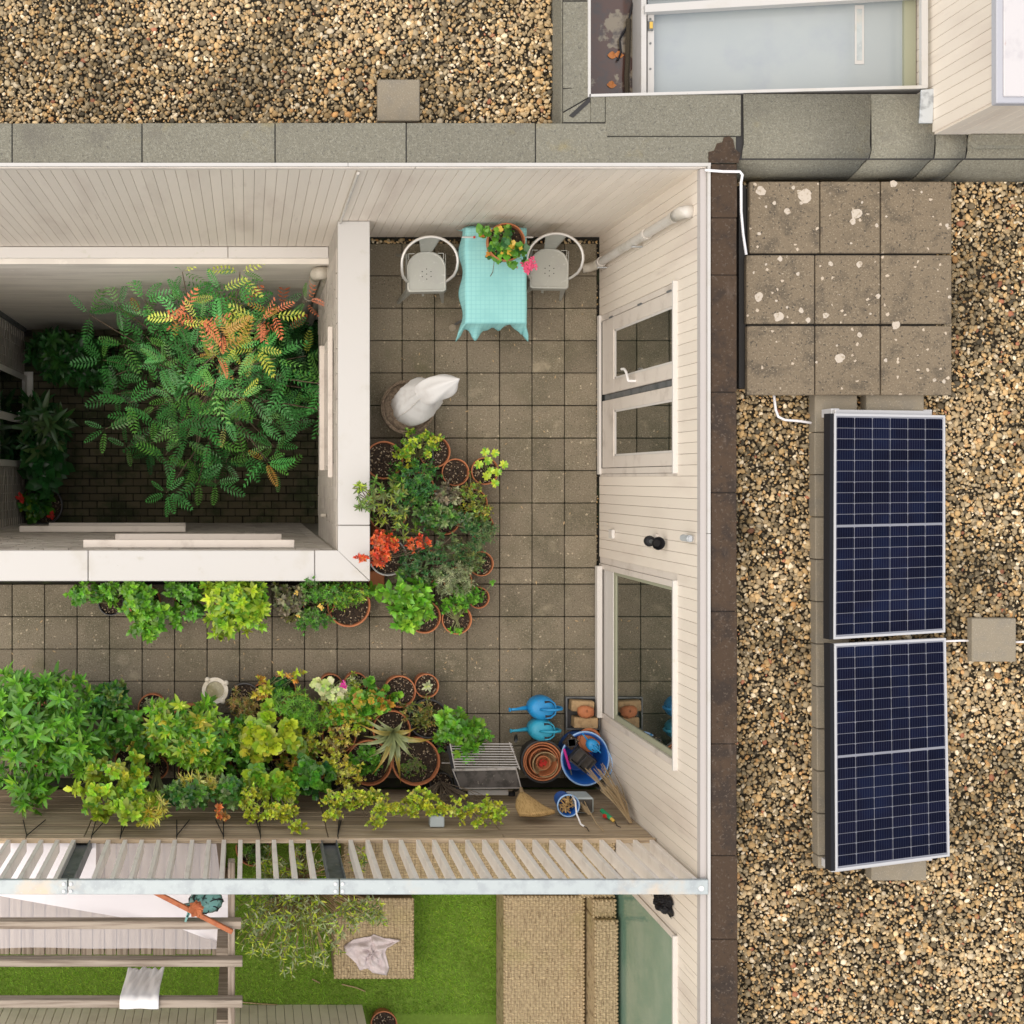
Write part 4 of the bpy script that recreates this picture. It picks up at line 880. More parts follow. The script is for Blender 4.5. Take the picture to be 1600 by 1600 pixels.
loose_brick(911, 1104, .13, .21, .10, .115, R(-4), 'sand coloured brick at the upper end of the boot tray')
loose_brick(916, 1130, .14, .22, .10, .125, R(-2), 'sand coloured brick at the lower end of the boot tray')
q = P(917, 1113, .19); r_ = random.Random(9)
tl = MB().lathe([(.075, 0), (.082, .02), (.07, .05), (.045, .062), (0, .064)], (q.x, q.y, .132), 12, 1.0, .72); tl.v = [(x + r_.uniform(-.006, .006), y + r_.uniform(-.006, .006), z) for x, y, z in tl.v]
tag(tl.build('clay_lump', m_terra, None, smooth='all'), 'lumpy wet terracotta piece lying on top of the sand bricks', 'clay lump')

# barbecue
bq = thing('barbecue', P(760, 1200, 0), 'stainless barbecue with rod grate and sooty drip tray at the plank screen', 'barbecue')
ZB = .62
def pb(u, v, z=ZB): return P(u, v, z)
b = MB()
for k in range(10):
    v = 1162 + k * 4.0; b.cyl(pb(704 + k * .7, v), pb(800 + k * 1.2, v + .5), .0055, n=6)
b.build('grate_rods', m_inox, bq); g_ = MB()
for (ua, va, ub, vb) in ((703, 1160, 711, 1202), (796, 1160, 812, 1202)): g_.beam(pb(ua, va, ZB - .008), pb(ub, vb, ZB - .008), .012, .010)
g_.build('grate_frame', m_inox, bq)
a = [pb(707, 1202), pb(806, 1200), pb(814, 1231), pb(719, 1232)]
b = MB(); b.prism([(q.x, q.y) for q in a][::-1], ZB - .04, ZB - .006); b.build('drip_tray', m_tray, bq, bevel=.004)
e = MB()
for i in range(4): e.beam(a[i], a[(i + 1) % 4], .010, .014)
e.build('tray_rim', m_inox, bq)
MB().beam(pb(709, 1203, ZB + .006), pb(806, 1201, ZB + .006), .024, .016).build('handle_bar', m_inox, bq, bevel=.003)
MB().beam(pb(731, 1238, .50), pb(794, 1238, .50), .045, .03).build('front_drawer', m_white, bq, bevel=.004)
for (ua, va, ub, vb) in ((705, 1162, 700, 1150), (806, 1158, 806, 1150), (716, 1234, 724, 1240), (810, 1232, 798, 1240)):
    MB().beam(pb(ua, va, ZB - .02), (pb(ub, vb, .05)), .028, .02).build('leg', m_black, bq)
for u in (726, 799):
    c = P(u, 1241, .45); MB().cyl((c.x, c.y + .02, .45), (c.x, c.y - .012, .45), .035, n=14).build('knob', m_black, bq, bevel=.004)
MB().beam(pb(700, 1165, ZB - .015), pb(716, 1236, ZB - .015), .03, .02).build('side_rail', m_black, bq)
MB().beam(pb(690, 1192, .35), pb(712, 1192, .35), .012, .012).build('side_rod', m_inox, bq)

# things hung on the planks
br_ = thing('broom', P(835, 1258, 1.2), 'straw hand broom hanging head outward on the plank screen', 'broom')
hb = P(818, 1240, 1.1); b = MB()
LE = [(814, 1240), (808, 1250), (806, 1262), (811, 1274)]; RE = [(818, 1240), (832, 1249), (848, 1260), (867, 1269)]
def broomf(s, q):
    k = min(max(q, 0) * 3, 2.999); i = int(k); f = k - i; z = .92 + .28 * q + .03 * math.sin(s * math.pi)
    l = P(LE[i][0] + (LE[i + 1][0] - LE[i][0]) * f, LE[i][1] + (LE[i + 1][1] - LE[i][1]) * f, z); rt = P(RE[i][0] + (RE[i + 1][0] - RE[i][0]) * f, RE[i][1] + (RE[i + 1][1] - RE[i][1]) * f, z)
    o = l.lerp(rt, s); return (o.x, o.y, z + .05 * math.sin(s * math.pi) * min(1, q * 3))
def broom_old(s, q):
    L = .17 * q; wdt = .022 + .052 * min(q * 2.2, 1); x = hb.x + L * (.62 + .45 * s * q) + (s - .5) * .02 + .10 * q * s; y = YS + .035 ; 
    return (hb.x - .01 + wdt * (s * 2 - .55) * (1 if q < .35 else 1.0) + .10 * q * s, YS + .035 + .018 * math.sin(s * math.pi), 1.20 + .30 * q - .10 * s * q * q)
b.grid(broomf, 16, 10); n0 = len(b.v)
b.build('bristles', m_straw, br_, smooth='all', thick=.03)
bs = MB()
for k in range(90):
    s = (k + .5) / 90; pts = [Vector(broomf(s, q)) + Vector((random.uniform(-.002, .002), random.uniform(-.004, .004), .018)) for q in (.15, .5, .85, 1.03 + random.uniform(-.03, .05))]
    bs.tube(pts, .0022, 3)
bs.build('straws', m_straw, br_, kind='stuff')
MB().cyl(P(814, 1232, .62), P(816, 1242, .95), .014, .020).build('handle', m_brick, br_, smooth=True)
def hung(u, v, z): return P(u, v, z)
bk = thing('blue_coil', P(886, 1243, 1.15), 'blue coil hanging by a white cord, built as a plastic pail with pegs', 'pail')  # really a blue coil, modelled as a pail with pegs
c = hung(886, 1241, .98); c = Vector((c.x, YS + .10, 0))
MB().lathe([(.065, .78), (.088, 1.02), (.094, 1.03), (.084, 1.02), (.06, .79), (0, .79)], (c.x, c.y, 0), 20).build('body', m_tub, bk, smooth=True)
MB().tube([(c.x + .092 * math.cos(a), c.y + .092 * math.sin(a), 1.03) for a in np.linspace(0, 2 * math.pi, 28)[:-1]], .007, 6, True).build('rim', m_tubrim, bk, smooth='all')
b = MB()
for k in range(26):
    a, q = random.uniform(0, 6.3), .065 * math.sqrt(random.random()); b.box(-.03, -.006, -.005, .03, .006, .005, Matrix.Translation((c.x + q * math.cos(a), c.y + q * math.sin(a), .985 + random.uniform(0, .035))) @ Matrix.Rotation(k * 1.3, 4, 'Z') @ Matrix.Rotation(random.uniform(-.6, .6), 4, 'Y'))
b.build('clothes_pegs', m_straw, bk, kind='stuff'); 
MB().tube([(c.x + .03, c.y + .085, 1.03), (c.x + .035, c.y + .06, 1.12), (c.x + .02, c.y - .02, 1.22), (c.x + .03, YS + .02, 1.32), (c.x + .045, YS + .015, 1.36)], .008, 6).build('cord', m_rope, bk, smooth='all')
MB().tube([(c.x + .045, YS + .012, 1.35), (c.x + .052, YS + .02, 1.42), (c.x + .055, YS + .006, 1.48)], .004, 5).build('hook', m_black, bk)
gb = thing('grey_box', P(915, 1243, .95), 'translucent grey plastic box behind the blue coil', 'plastic box')
c = hung(913, 1242, .95); MB().box(c.x - .10, YS + .012, .70, c.x + .085, YS + .145, .94).build('body', m_bin, gb, bevel=.012); MB().box(c.x - .085, YS + .024, .942, c.x + .07, YS + .133, .944).build('hollow', m_tray, gb)
MB().tube([(c.x - .02, YS + .08, .94), (c.x + .0, YS + .09, 1.05), (c.x + .01, YS + .02, 1.30), (c.x + .02, YS + .006, 1.48)], .004, 5).build('wire', m_dry, gb)
b = MB()
for k in range(30): b.tube([(c.x - .02 + random.uniform(-.03, .03), YS + .08 + random.uniform(-.04, .04), .94), (c.x + .005 + random.uniform(-.015, .015), YS + .05, 1.12)], .0025, 3)
b.build('dried_herbs', m_dry, gb, kind='stuff')
gt = thing('green_tool', P(948, 1255, 1.1), 'small green plastic tool with yellow tip hanging on the planks', 'garden tool')
MB().beam((P(941, 1245, 1.0).x, YS + .05, .98), (P(951, 1262, 1.1).x, YS + .03, 1.17), .035, .03).build('body', m_green, gt, bevel=.008); MB().beam((P(951, 1262, 1.1).x, YS + .03, 1.172), (P(953, 1268, 1.1).x, YS + .02, 1.22), .026, .024).build('tip', m_yel, gt, bevel=.006)
MB().beam((P(939, 1259, 1.0).x, YS + .03, 1.08), (P(943, 1262, 1.0).x, YS + .03, 1.12), .03, .03).build('grip', m_redp, gt, bevel=.006)
MB().tube([(P(954, 1268, 1.1).x, YS + .02, 1.22), (P(957, 1272, 1.2).x, YS + .012, 1.33), (P(961, 1278, 1.2).x, YS + .006, 1.36)], .004, 5).build('hook', m_black, gt)
ds = thing('dried_bundle', P(960, 1235, .9), 'bundle of dried stalks tied at the bottom and fanning over the tub', 'dried stalks')
b = MB(); tip = Vector((P(982, 1272, 1.2).x, YS + .02, 1.25)); r_ = random.Random(2)
for k in range(70):
    s = r_.random(); e = P(914 + 34 * s + r_.uniform(-6, 6), 1206 - 8 * s + r_.uniform(-8, 8), .55 + r_.uniform(-.15, .2)); md = tip.lerp(e, .5) + Vector((r_.uniform(-.03, .03), r_.uniform(0, .04), r_.uniform(-.03, .03)))
    if k % 3: md = tip.lerp(e, .3) + Vector((r_.uniform(-.03, .03), r_.uniform(0, .03), 0)); e = tip.lerp(e, .62)
    b.tube([tip + Vector((r_.uniform(-.01, .01), 0, .02)), md, e], [.0045, .004, .003], 3)
b.build('stalks', m_dry, ds, kind='stuff'); MB().tube([tip + Vector((.02 * math.cos(a), .02 * math.sin(a), -.01)) for a in np.linspace(0, 6.28, 12)[:-1]], .005, 5, True).build('tie', m_bark, ds)
lb = thing('hanging_box', P(683, 1282, 1.45), 'small pale blue plastic box hanging among the vines on the planks', 'plastic box')
c = P(683, 1282, 1.35); MB().box(c.x - .06, YS + .006, 1.28, c.x + .06, YS + .10, 1.36).build('body', m_galv, lb, bevel=.006); MB().box(c.x - .052, YS + .012, 1.361, c.x + .052, YS + .092, 1.363).build('hollow', m_bin, lb)

# wall fittings
wl = thing('wall_lamp', (XE, -.50, 1.3), 'black ball jointed spotlight on a round cream base on the wall', 'wall lamp')
c = Vector((XE - .012, P(0, 846, 1.75).y, 1.72)); 
MB().cyl(c + Vector((0, 0, 0)), c + Vector((-.022, 0, 0)), .062, .060, 24).build('base', m_frame, wl, smooth=True)
b = MB(); b.lathe([(0, -.045), (.025, -.038), (.042, -.015), (.045, .005), (.036, .028), (.018, .042), (0, .045)], (c.x - .06, c.y, 1.70), 16); b.build('ball', m_black, wl, smooth='all')
MB().cyl((c.x - .06, c.y, 1.73), (c.x - .07, c.y - .004, 1.90), .016, n=10).build('neck', m_steel, wl, smooth=True)
MB().lathe([(.016, 0), (.030, .02), (.052, .08), (.050, .085), (.03, .03)], (c.x - .07, c.y - .005, 1.88), 16).build('shade', m_black, wl, smooth=True)
w2 = thing('wall_sensor', (XE, -.42, 2.3), 'small grey cylindrical lamp high on the cream wall under the trim', 'wall lamp')
c = P(1080, 838, 2.2); MB().cyl((XE - .05, c.y, 2.43), (XE - .05, c.y, 2.59), .026, n=14).build('tube', m_zinc, w2, smooth=True, bevel=.004); MB().box(XE - .05, c.y - .02, 2.52, XE - .008, c.y + .02, 2.575).build('bracket', m_pvc, w2, bevel=.003); MB().cyl((XE - .05, c.y, 2.591), (XE - .05, c.y, 2.60), .02, n=12).build('lens', m_glass, w2)
w3 = thing('switch_box', (XE, -.4, .3), 'small cream switch box low on the boarded wall', 'switch box')
c = P(955, 833, .33); MB().box(XE - .04, c.y - .04, .42, XE - .012, c.y + .04, .53).build('case', m_frame_w, w3, bevel=.004); MB().box(XE - .043, c.y - .025, .45, XE - .0405, c.y + .025, .51).build('cover', m_frame, w3, bevel=.001)
bg_ = thing('black_bag', P(1044, 1410, 2.0), 'crumpled shiny black plastic hanging on the wall below the rail', 'bag')
c = P(1044, 1412, 2.0); r_ = random.Random(3)
b = MB().grid(lambda s, q: (XE - .02 - .055 * math.sin(s * math.pi) * math.sin(min(q, .95) * math.pi) * (1 + .5 * math.sin(s * 19 + q * 23)), c.y + .055 - .15 * s + .02 * math.sin(q * 8), 2.10 - .36 * q + .03 * math.sin(s * 12)), 16, 20)
b.v = [(x + r_.uniform(-.01, .004), y + r_.uniform(-.006, .006), z) for x, y, z in b.v]; b.build('plastic', m_black, bg_, thick=.004)
# downpipes
dp = thing('downpipe', (XE - .06, 1.8, 0), 'grey downpipe on the cream wall in the upper right terrace corner', 'downpipe')
yp = 1.955; MB().tube([(XE + .0, yp, 2.50), (XE - .05, yp, 2.50), (XE - .075, yp, 2.47), (XE - .075, yp, 2.35)], .047, 14).build('elbow', m_pvc, dp, smooth='all')
MB().cyl((XE - .075, yp, 2.35), (XE - .075, yp, .12), .038, n=16, cap=False).build('pipe', m_pvc, dp, smooth=True)
for z in (2.30, 1.62, .30): MB().lathe([(.039, -.03), (.045, -.03), (.045, .03), (.039, .03)], (XE - .075, yp, z), 16).build('collar', m_pvc, dp, smooth=True)
for z in (1.30, .25): MB().box(XE - .10, yp - .05, z, XE - .014, yp - .042, z + .03).build('bracket', m_zinc, dp)
MB().tube([(XE - .075, yp, .30), (XE - .075, yp, .12), (XE - .12, yp - .01, .05), (XE - .17, yp - .015, .035)], .043, 12).build('shoe', m_pvcb, dp, smooth='all')
for uu, lab in ((494, 'beige courtyard downpipe, the left one of the pair in the corner'), (512, 'beige courtyard downpipe, the right one of the pair beside the parapet')):
    c = P(uu, 410, -.75); t = thing('downpipe', (c.x, 1.99, ZC), lab, 'downpipe', 'pair of courtyard downpipes')
    MB().cyl((c.x, 2.0, -.72), (c.x, 2.0, ZC), .055, n=14).build('pipe', m_pvcb, t, smooth=True)
    MB().tube([(c.x, 2.0, -.78), (c.x, 2.0, -.66), (c.x + .03, 2.0, -.62), (PXW - .012, 2.0, -.62)], .063, 12).build('elbow', m_pvcb, t, smooth='all')
    MB().lathe([(.056, -.04), (.064, -.04), (.064, .04), (.056, .04)], (c.x, 2.0, -2.2), 14).build('collar', m_pvcb, t, smooth=True)

# on the east roof
sg = thing('roof_slabs', (4.4, 1.4, ZG), 'block of nine lichen spotted concrete slabs lying on the roof gravel', 'concrete slabs')
ZS = 2.60
cols = [(1172, 1281.5, .001), (1282, 1376, -.001), (1377, 1488, .0)]; rws = [(283, 396), (398, 506.5), (508.5, 618)]
for i, (v0, v1) in enumerate(rws):
    for j, (u0, u1, dz) in enumerate(cols):
        du = (-1, -6, -5)[i] if j == 0 else (0, -8, -8)[i] if j == 1 else 0
        zt = ZS + dz; a, c = P(u0 + (du if j < 2 else 0), v0, zt), P(u1 + (0 if j != 0 else (0, -8, -8)[i]), v1, zt)
        o = MB().box(a.x + .003, c.y + .003, zt - .05, c.x - .003, a.y - .003, zt)
        ob_ = o.build('slab', m_slab, sg, bevel=.006)
MB().box(3.64, .66, ZG - .05, 5.02, 2.12, ZS - .065).build('underlay', m_bitumen, sg)
SPOTS = [(1189, 298, 8), (1240, 293, 3), (1258, 306, 11), (1249, 300, 4), (1252, 317, 3), (1230, 330, 5), (1210, 317, 3), (1197, 323, 2), (1338, 334, 9), (1333, 346, 5), (1347, 316, 2), (1396, 287, 6), (1370, 352, 3), (1186, 365, 3), (1186, 464, 7), (1217, 495, 8), (1252, 485, 4), (1263, 500, 4), (1290, 493, 5), (1219, 404, 4), (1298, 412, 4), (1343, 413, 5), (1247, 428, 3), (1178, 426, 2), (1385, 338, 2), (1372, 463, 4), (1400, 508, 7), (1343, 523, 4), (1312, 560, 8), (1276, 566, 2), (1384, 563, 3), (1460, 594, 3), (1475, 596, 3), (1480, 352, 3), (1484, 464, 3), (1197, 413, 2), (1213, 470, 2), (1230, 480, 2), (1360, 490, 2), (1308, 540, 2), (1330, 380, 2), (1440, 300, 2)]
rs_ = random.Random(12); lm = MB()
for u, v, rp in SPOTS:
    c = P(u, v, ZS + .003); k = 14; ph = rs_.uniform(0, 6); rr_ = S(rp, ZS) * .95; ring = []
    for i in range(k): a = 2 * math.pi * i / k; ring.append((c.x + rr_ * math.cos(a) * (1 + .16 * math.sin(3 * a + ph) + rs_.uniform(-.12, .12)), c.y + rr_ * math.sin(a) * (1 + .16 * math.sin(2 * a + ph) + rs_.uniform(-.12, .12)), ZS + .0018))
    lm.add([(c.x, c.y, ZS + .0026)] + ring, [(0, 1 + i, 1 + (i + 1) % k) for i in range(k)])
lm.build('lichen', m_lichen, sg, kind='stuff')
MB().box(3.585, .66, ZG - .04, 3.637, 2.14, ZG + .11).build('slab_shade', m_bitumen, sg)  # dark strip painting in the shade along the left of the raised slabs
def paver(u0, v0, u1, v1, z, label, grp):
    a, c = P(u0, v0, z), P(u1, v1, z); o = MB().box(a.x, c.y, z - .07, c.x, a.y, z).build('concrete_paver', m_conc, None, bevel=.006); return tag(o, label, 'paver', grp)
o = paver(590, 124, 656, 189, ZG + .06, 'single square concrete paver lying on the north roof gravel', 'single pavers on the gravel'); o.rotation_euler = (0, 0, 0)
paver(1519, 966, 1588, 1034, ZG + .09, 'single square concrete paver holding down the cable right of the solar panels', 'single pavers on the gravel')
# solar array
sa = thing('ballast_frame', (4.5, -.5, ZG), 'row of grey ballast blocks and white rails under the solar panels', 'solar mounting')
for k in range(11):
    v0 = 676 + k * 66.2; v1 = v0 + 65; u0 = 1273 + k * .55
    if k > 9: v1 = 1357
    a, c = P(u0, v0, ZG + .10), P(u0 + 52, v1, ZG + .10); MB().box(a.x, c.y, ZG - .01, c.x, a.y, ZG + .10).build('ballast_block', m_conc, sa, bevel=.005)
for q in ((1273, 616, 1339, 675), (1354, 598, 1444, 690), (1362, 1300, 1448, 1376)):
    a, c = P(q[0], q[1], ZG + .10), P(q[2], q[3], ZG + .10); MB().box(a.x, c.y, ZG - .01, c.x, a.y, ZG + (.10 if q[0] > 1300 else .105)).build('ballast_block', m_conc, sa, bevel=.005)
for y, dy in ((.475, 0), (-2.795, .035)):
    MB().beam((4.20, y, ZG + .28), (4.98, y + dy, ZG + .10), .04, .035).build('rail', m_alu, sa, bevel=.003)
    MB().box(4.19, y - .03, ZG + .10, 4.25, y + .03, ZG + .26).build('bracket', m_alu, sa, bevel=.003); MB().box(4.93, y - .03 + dy, ZG + .05, 5.0, y + .03 + dy, ZG + .10).build('bracket', m_alu, sa, bevel=.003)
def solar(tl, tr, br2, bl, zl, zr, label):
    A, B, C_, D = P(*tl, zl), P(*tr, zr), P(*br2, zr), P(*bl, zl)
    t = thing('solar_panel', (A + B + C_ + D) / 4, label, 'solar panel', 'solar panels on the east roof')
    nrm = (B - A).cross(D - A).normalized(); nrm = -nrm if nrm.z < 0 else nrm
    def at(s, q, h=0): return A.lerp(B, s).lerp(D.lerp(C_, s), q) + nrm * h
    def patch(s0, s1, q0, q1, h0, h1, b=None):
        b = b or MB(); c = [at(s0, q0), at(s1, q0), at(s1, q1), at(s0, q1)]; vs = [p + nrm * h0 for p in c] + [p + nrm * h1 for p in c]
        return b.add(vs, [(0, 1, 2, 3), (7, 6, 5, 4), (4, 5, 1, 0), (5, 6, 2, 1), (6, 7, 3, 2), (7, 4, 0, 3)])
    fr = MB(); sw, qw = .015, .010
    patch(0, 1, 0, qw, -.035, 0, fr); patch(0, 1, 1 - qw, 1, -.035, 0, fr); patch(.0, sw, qw, 1 - qw, -.035, 0, fr); patch(1 - sw, 1, qw, 1 - qw, -.035, 0, fr); fr.build('frame', m_alu, t)
    patch(-.035, -.001, 0, 1, -.07, -.006).build('side_skirt', m_black, t)
    patch(sw, 1 - sw, qw, 1 - qw, -.012, -.006).build('backsheet', m_backsheet, t)
    cs, cq = (1 - 2 * sw - .012) / 6, (1 - 2 * qw - .022) / 20
    for i in range(6):
        for j in range(20):
            s0 = sw + .006 + i * cs; q0 = qw + .006 + j * cq + (.009 if j > 9 else 0)
            b = MB(); e = cs * .016; f_ = cq * .026; k = .10
            c = [(s0 + e + cs * k * .35, q0 + f_), (s0 + cs - e - cs * k * .35, q0 + f_), (s0 + cs - e, q0 + f_ + cq * k), (s0 + cs - e, q0 + cq - f_), (s0 + e, q0 + cq - f_), (s0 + e, q0 + f_ + cq * k)]
            b.add([at(s, q, -.0035) for s, q in c], [(0, 1, 2, 3, 4, 5)]); b.build('solar_cell', m_cell, t)
    return t
solar((1304, 646), (1477, 649), (1477, 988), (1303, 999), 2.79, 2.56, 'upper dark blue solar panel, touching the concrete slabs end')
solar((1304, 1006), (1478, 997), (1484, 1338), (1306, 1361), 2.79, 2.56, 'lower dark blue solar panel, nearest the bottom of the roof')
def conduit(pts, z, label, r=.010):
    t = tag(MB().tube([P(u, v, zz_) for u, v, zz_ in pts], r, 8).build('conduit', m_cable, None, smooth='all'), label, 'conduit', 'white conduits on the roof'); return t
conduit([(1101, 265, 2.66), (1104, 266, 2.735), (1130, 268, 2.735), (1156, 268, 2.735), (1160, 273, 2.73), (1158, 285, 2.70), (1158, 330, 2.66), (1161, 365, 2.63), (1166, 398, 2.63)], 0, 'white conduit crossing the brown coping and running down beside the slabs')
conduit([(1209, 616, 2.50), (1212, 640, 2.46), (1216, 651, 2.46), (1226, 656, 2.46), (1250, 658, 2.46), (1276, 662, 2.46)], 0, 'white conduit bending from the slabs to the ballast blocks')
conduit([(1470, 1002, 2.47), (1500, 1001, 2.455), (1522, 1001, 2.455)], 0, 'white conduit between the solar panels and the single paver', .008)
conduit([(1585, 1003, 2.455), (1640, 1003, 2.455)], 0, 'short white conduit leaving the single paver on its right side', .008)

# ---------------------------------------------------------------- plants
PAL = {
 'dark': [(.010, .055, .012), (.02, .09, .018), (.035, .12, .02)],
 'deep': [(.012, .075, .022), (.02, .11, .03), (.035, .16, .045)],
 'mid': [(.035, .14, .018), (.06, .20, .022), (.10, .27, .03)],
 'fresh': [(.05, .21, .02), (.09, .30, .025), (.15, .38, .04)],
 'bright': [(.09, .28, .02), (.17, .40, .03), (.26, .48, .05)],
 'lime': [(.19, .36, .02), (.30, .44, .03), (.40, .50, .05)],
 'yellowgreen': [(.22, .30, .02), (.38, .42, .03), (.52, .48, .07)],
 'olive': [(.07, .11, .02), (.12, .16, .03), (.22, .26, .06)],
 'greygreen': [(.07, .13, .05), (.12, .19, .08), (.20, .28, .13)],
 'silver': [(.18, .25, .15), (.27, .34, .22), (.38, .44, .30)],
 'purple': [(.07, .065, .05), (.13, .12, .09), (.21, .19, .15)],
 'red': [(.42, .035, .015), (.58, .07, .03), (.62, .14, .05)],
 'yellow': [(.48, .36, .04), (.60, .48, .10), (.62, .55, .22)],
 'tan': [(.28, .17, .06), (.38, .27, .10), (.20, .12, .05)],
 'variegated': [(.45, .52, .25), (.30, .42, .14), (.60, .62, .40)],
 'autumn': [(.50, .24, .04), (.45, .32, .05), (.55, .14, .05)],
}
def pick(r, pals, n):
    names = list(pals.items()) if isinstance(pals, dict) else [(pals, 1)]
    wts = np.array([w for _, w in names], float); idx = r.choice(len(names), n, p=wts / wts.sum()); out = np.zeros((n, 3))
    for i, (nm, _) in enumerate(names):
        m = idx == i; k = m.sum()
        if k: pal = np.array(PAL[nm]); a = pal[r.integers(0, len(pal), k)]; b = pal[r.integers(0, len(pal), k)]; t = r.random((k, 1)); out[m] = a * t + b * (1 - t)
    return np.clip(out * np.array([1.5, 1.36, 1.15]) * r.uniform(.8, 1.2, (n, 1)), 0, .75)
def nrmz(a): return a / np.maximum(np.linalg.norm(a, axis=-1, keepdims=True), 1e-9)
def whorls(r, lobes, nt, nper, L, tiers, lo=8, hi=55, up=.5, gap=.03, fill=1.0):
    """leaf bases, directions, normals and lengths of rosettes over a lumpy dome; lobes = (x, y, z, rx, ry, h, weight)"""
    w = np.array([l[6] for l in lobes], float); li = r.choice(len(lobes), nt, p=w / w.sum()); lb = np.array(lobes)[li]
    th = r.uniform(0, 2 * np.pi, nt); ph = r.uniform(0, 6.3, 3)
    rho = np.sqrt(r.random(nt)) * (1 + .16 * np.sin(3 * th + ph[0]) + .12 * np.sin(7 * th + ph[1])); stray = r.random(nt) < .10; rho = np.where(stray, rho * r.uniform(1.05, 1.35, nt), rho)
    cz = np.sqrt(np.clip(1 - (rho * .92) ** 2, .02, 1)); k = np.where(stray, r.uniform(.9, 1.35, nt), r.uniform(.48, 1.08, nt))
    tip = np.stack([lb[:, 0] + lb[:, 3] * rho * np.cos(th), lb[:, 1] + lb[:, 4] * rho * np.sin(th), lb[:, 2] + lb[:, 5] * cz * k], 1)
    n = nrmz(np.stack([rho * np.cos(th) * .8, rho * np.sin(th) * .8, cz + up], 1) + r.normal(0, .18, (nt, 3)))
    e1 = nrmz(np.cross(n, np.stack([r.normal(size=nt), r.normal(size=nt), r.normal(size=nt)], 1))); e2 = np.cross(n, e1)
    K = nper * tiers; j = np.arange(K); tier = j // nper
    a = (j * 2.39996)[None] + r.uniform(0, 6.3, (nt, 1)) + r.normal(0, .25, (nt, K))
    el = np.radians(np.clip((hi - (hi - lo) * (tier / max(tiers - 1, 1)) if tiers > 1 else np.full(K, (lo + hi) / 2))[None] + r.normal(0, 12, (nt, K)), -25, 80))
    rad = np.cos(a)[..., None] * e1[:, None] + np.sin(a)[..., None] * e2[:, None]
    d = np.cos(el)[..., None] * rad + np.sin(el)[..., None] * n[:, None]; nn = np.cos(el)[..., None] * n[:, None] - np.sin(el)[..., None] * rad
    base = tip[:, None] - n[:, None] * (tier * gap)[None, :, None]
    ln = L * (.62 + .38 * (tier + 1) / tiers)[None] * r.uniform(.55, 1.25, (nt, K)) * r.uniform(.8, 1.2, (nt, 1))
    f = lambda x: x.reshape(-1, x.shape[-1])
    return f(base), f(d), f(nn), ln.ravel(), tip, np.repeat(np.arange(nt), K)
SHAPES = {
 'diamond': ([0, .45, 1], [0, 1, 0]), 'oval': ([0, .25, .6, 1], [.05, .85, 1, 0]), 'lance': ([0, .3, .7, 1], [.1, 1, .75, 0]), 'round': ([0, .3, .7, 1], [.3, 1, .95, .25]),
}
def leaf_tmpl(shape, wr, sag=.18, fold=.22):
    t, h = SHAPES[shape]; V = []; F = []
    for i, (a, b) in enumerate(zip(t, h)):
        zc = -sag * a * a; hw_ = b * wr / 2
        if b <= .06: V.append((a, 0, zc))
        else: V += [(a, hw_, zc + fold * hw_), (a, 0, zc), (a, -hw_, zc + fold * hw_)]
    idx = []; k = 0
    for b in h:
        if b <= .06: idx.append([k] * 3); k += 1
        else: idx.append([k, k + 1, k + 2]); k += 3
    for i in range(len(t) - 1):
        p, q = idx[i], idx[i + 1]
        for s in (0, 1):
            f = [p[s], p[s + 1], q[s + 1], q[s]]; g = []
            for x in f:
                if x not in g: g.append(x)
            if len(g) == 4: F += [(g[0], g[1], g[2]), (g[0], g[2], g[3])]
            elif len(g) == 3: F.append(tuple(g))
    return np.array(V), np.array(F)[:, ::-1]
def lobed_tmpl():                                     # pelargonium: a scalloped, pleated disc
    V = [(.25, 0, 0)]; n = 15
    for i in range(n):
        a = math.pi * (1 - 2 * i / (n - 1)) * .93; rr = .58 * (1 - .20 * (i % 3 == 0) ) * (1 - .25 * abs(a) / 3.1)
        V.append((.32 + rr * math.cos(a), rr * math.sin(a), .07 * (-1) ** i - .10 * rr))
    return np.array(V), np.array([(0, i + 1, i) for i in range(1, n)])
def pinnate_tmpl(pairs=8, bend=0, droop=.22):                           # one compound leaf with its leaflets along a curved stalk
    V = []; F = []
    def leaflet(x, z, s, L, a):
        b = len(V); c, sn = math.cos(a), s * math.sin(a); w_ = .035
        for t, h in ((0, 0), (.4, 1), (1, 0)):
            px, py = x + L * t * c, L * t * sn; nx, ny = -sn * w_ * h, c * w_ * h; zz = z - .12 * t * L + .02 * h
            if h: V.extend([(px + nx, py + ny, zz), (px - nx, py - ny, zz)])
            else: V.append((px, py, z - .12 * t * L))
        F.extend([(b, b + 1, b + 2), (b + 1, b + 3, b + 2)] if s < 0 else [(b, b + 2, b + 1), (b + 1, b + 2, b + 3)])
    for i in range(pairs):
        t = .14 + .82 * i / (pairs - 1); L = .22 * math.sin(math.pi * (.16 + .72 * i / (pairs - 1))) + .04
        for s in (1, -1): leaflet(t, -.22 * t * t, s, L, 1.15 - .25 * t)
    leaflet(.96, -.21, 1, .12, 0); b = len(V); V += [(0, .006, .003), (0, -.006, .003), (.5, -.005, -.052), (.5, .005, -.052), (1, 0, -.22)]; F += [(b, b + 1, b + 2), (b, b + 2, b + 3), (b + 3, b + 2, b + 4)]
    V = np.array(V); x = V[:, 0].copy(); V[:, 1] += bend * x * x; V[:, 2] -= (droop - .22) * x * x; V[:, 0] *= 1 - .18 * abs(bend)
    return V, np.array(F)
TM_ = {}
def tmpl(shape, wr):
    if (shape, wr) not in TM_: TM_[(shape, wr)] = lobed_tmpl() if shape == 'lobed' else pinnate_tmpl() if shape == 'pinnate' else leaf_tmpl(shape, wr)
    return TM_[(shape, wr)]
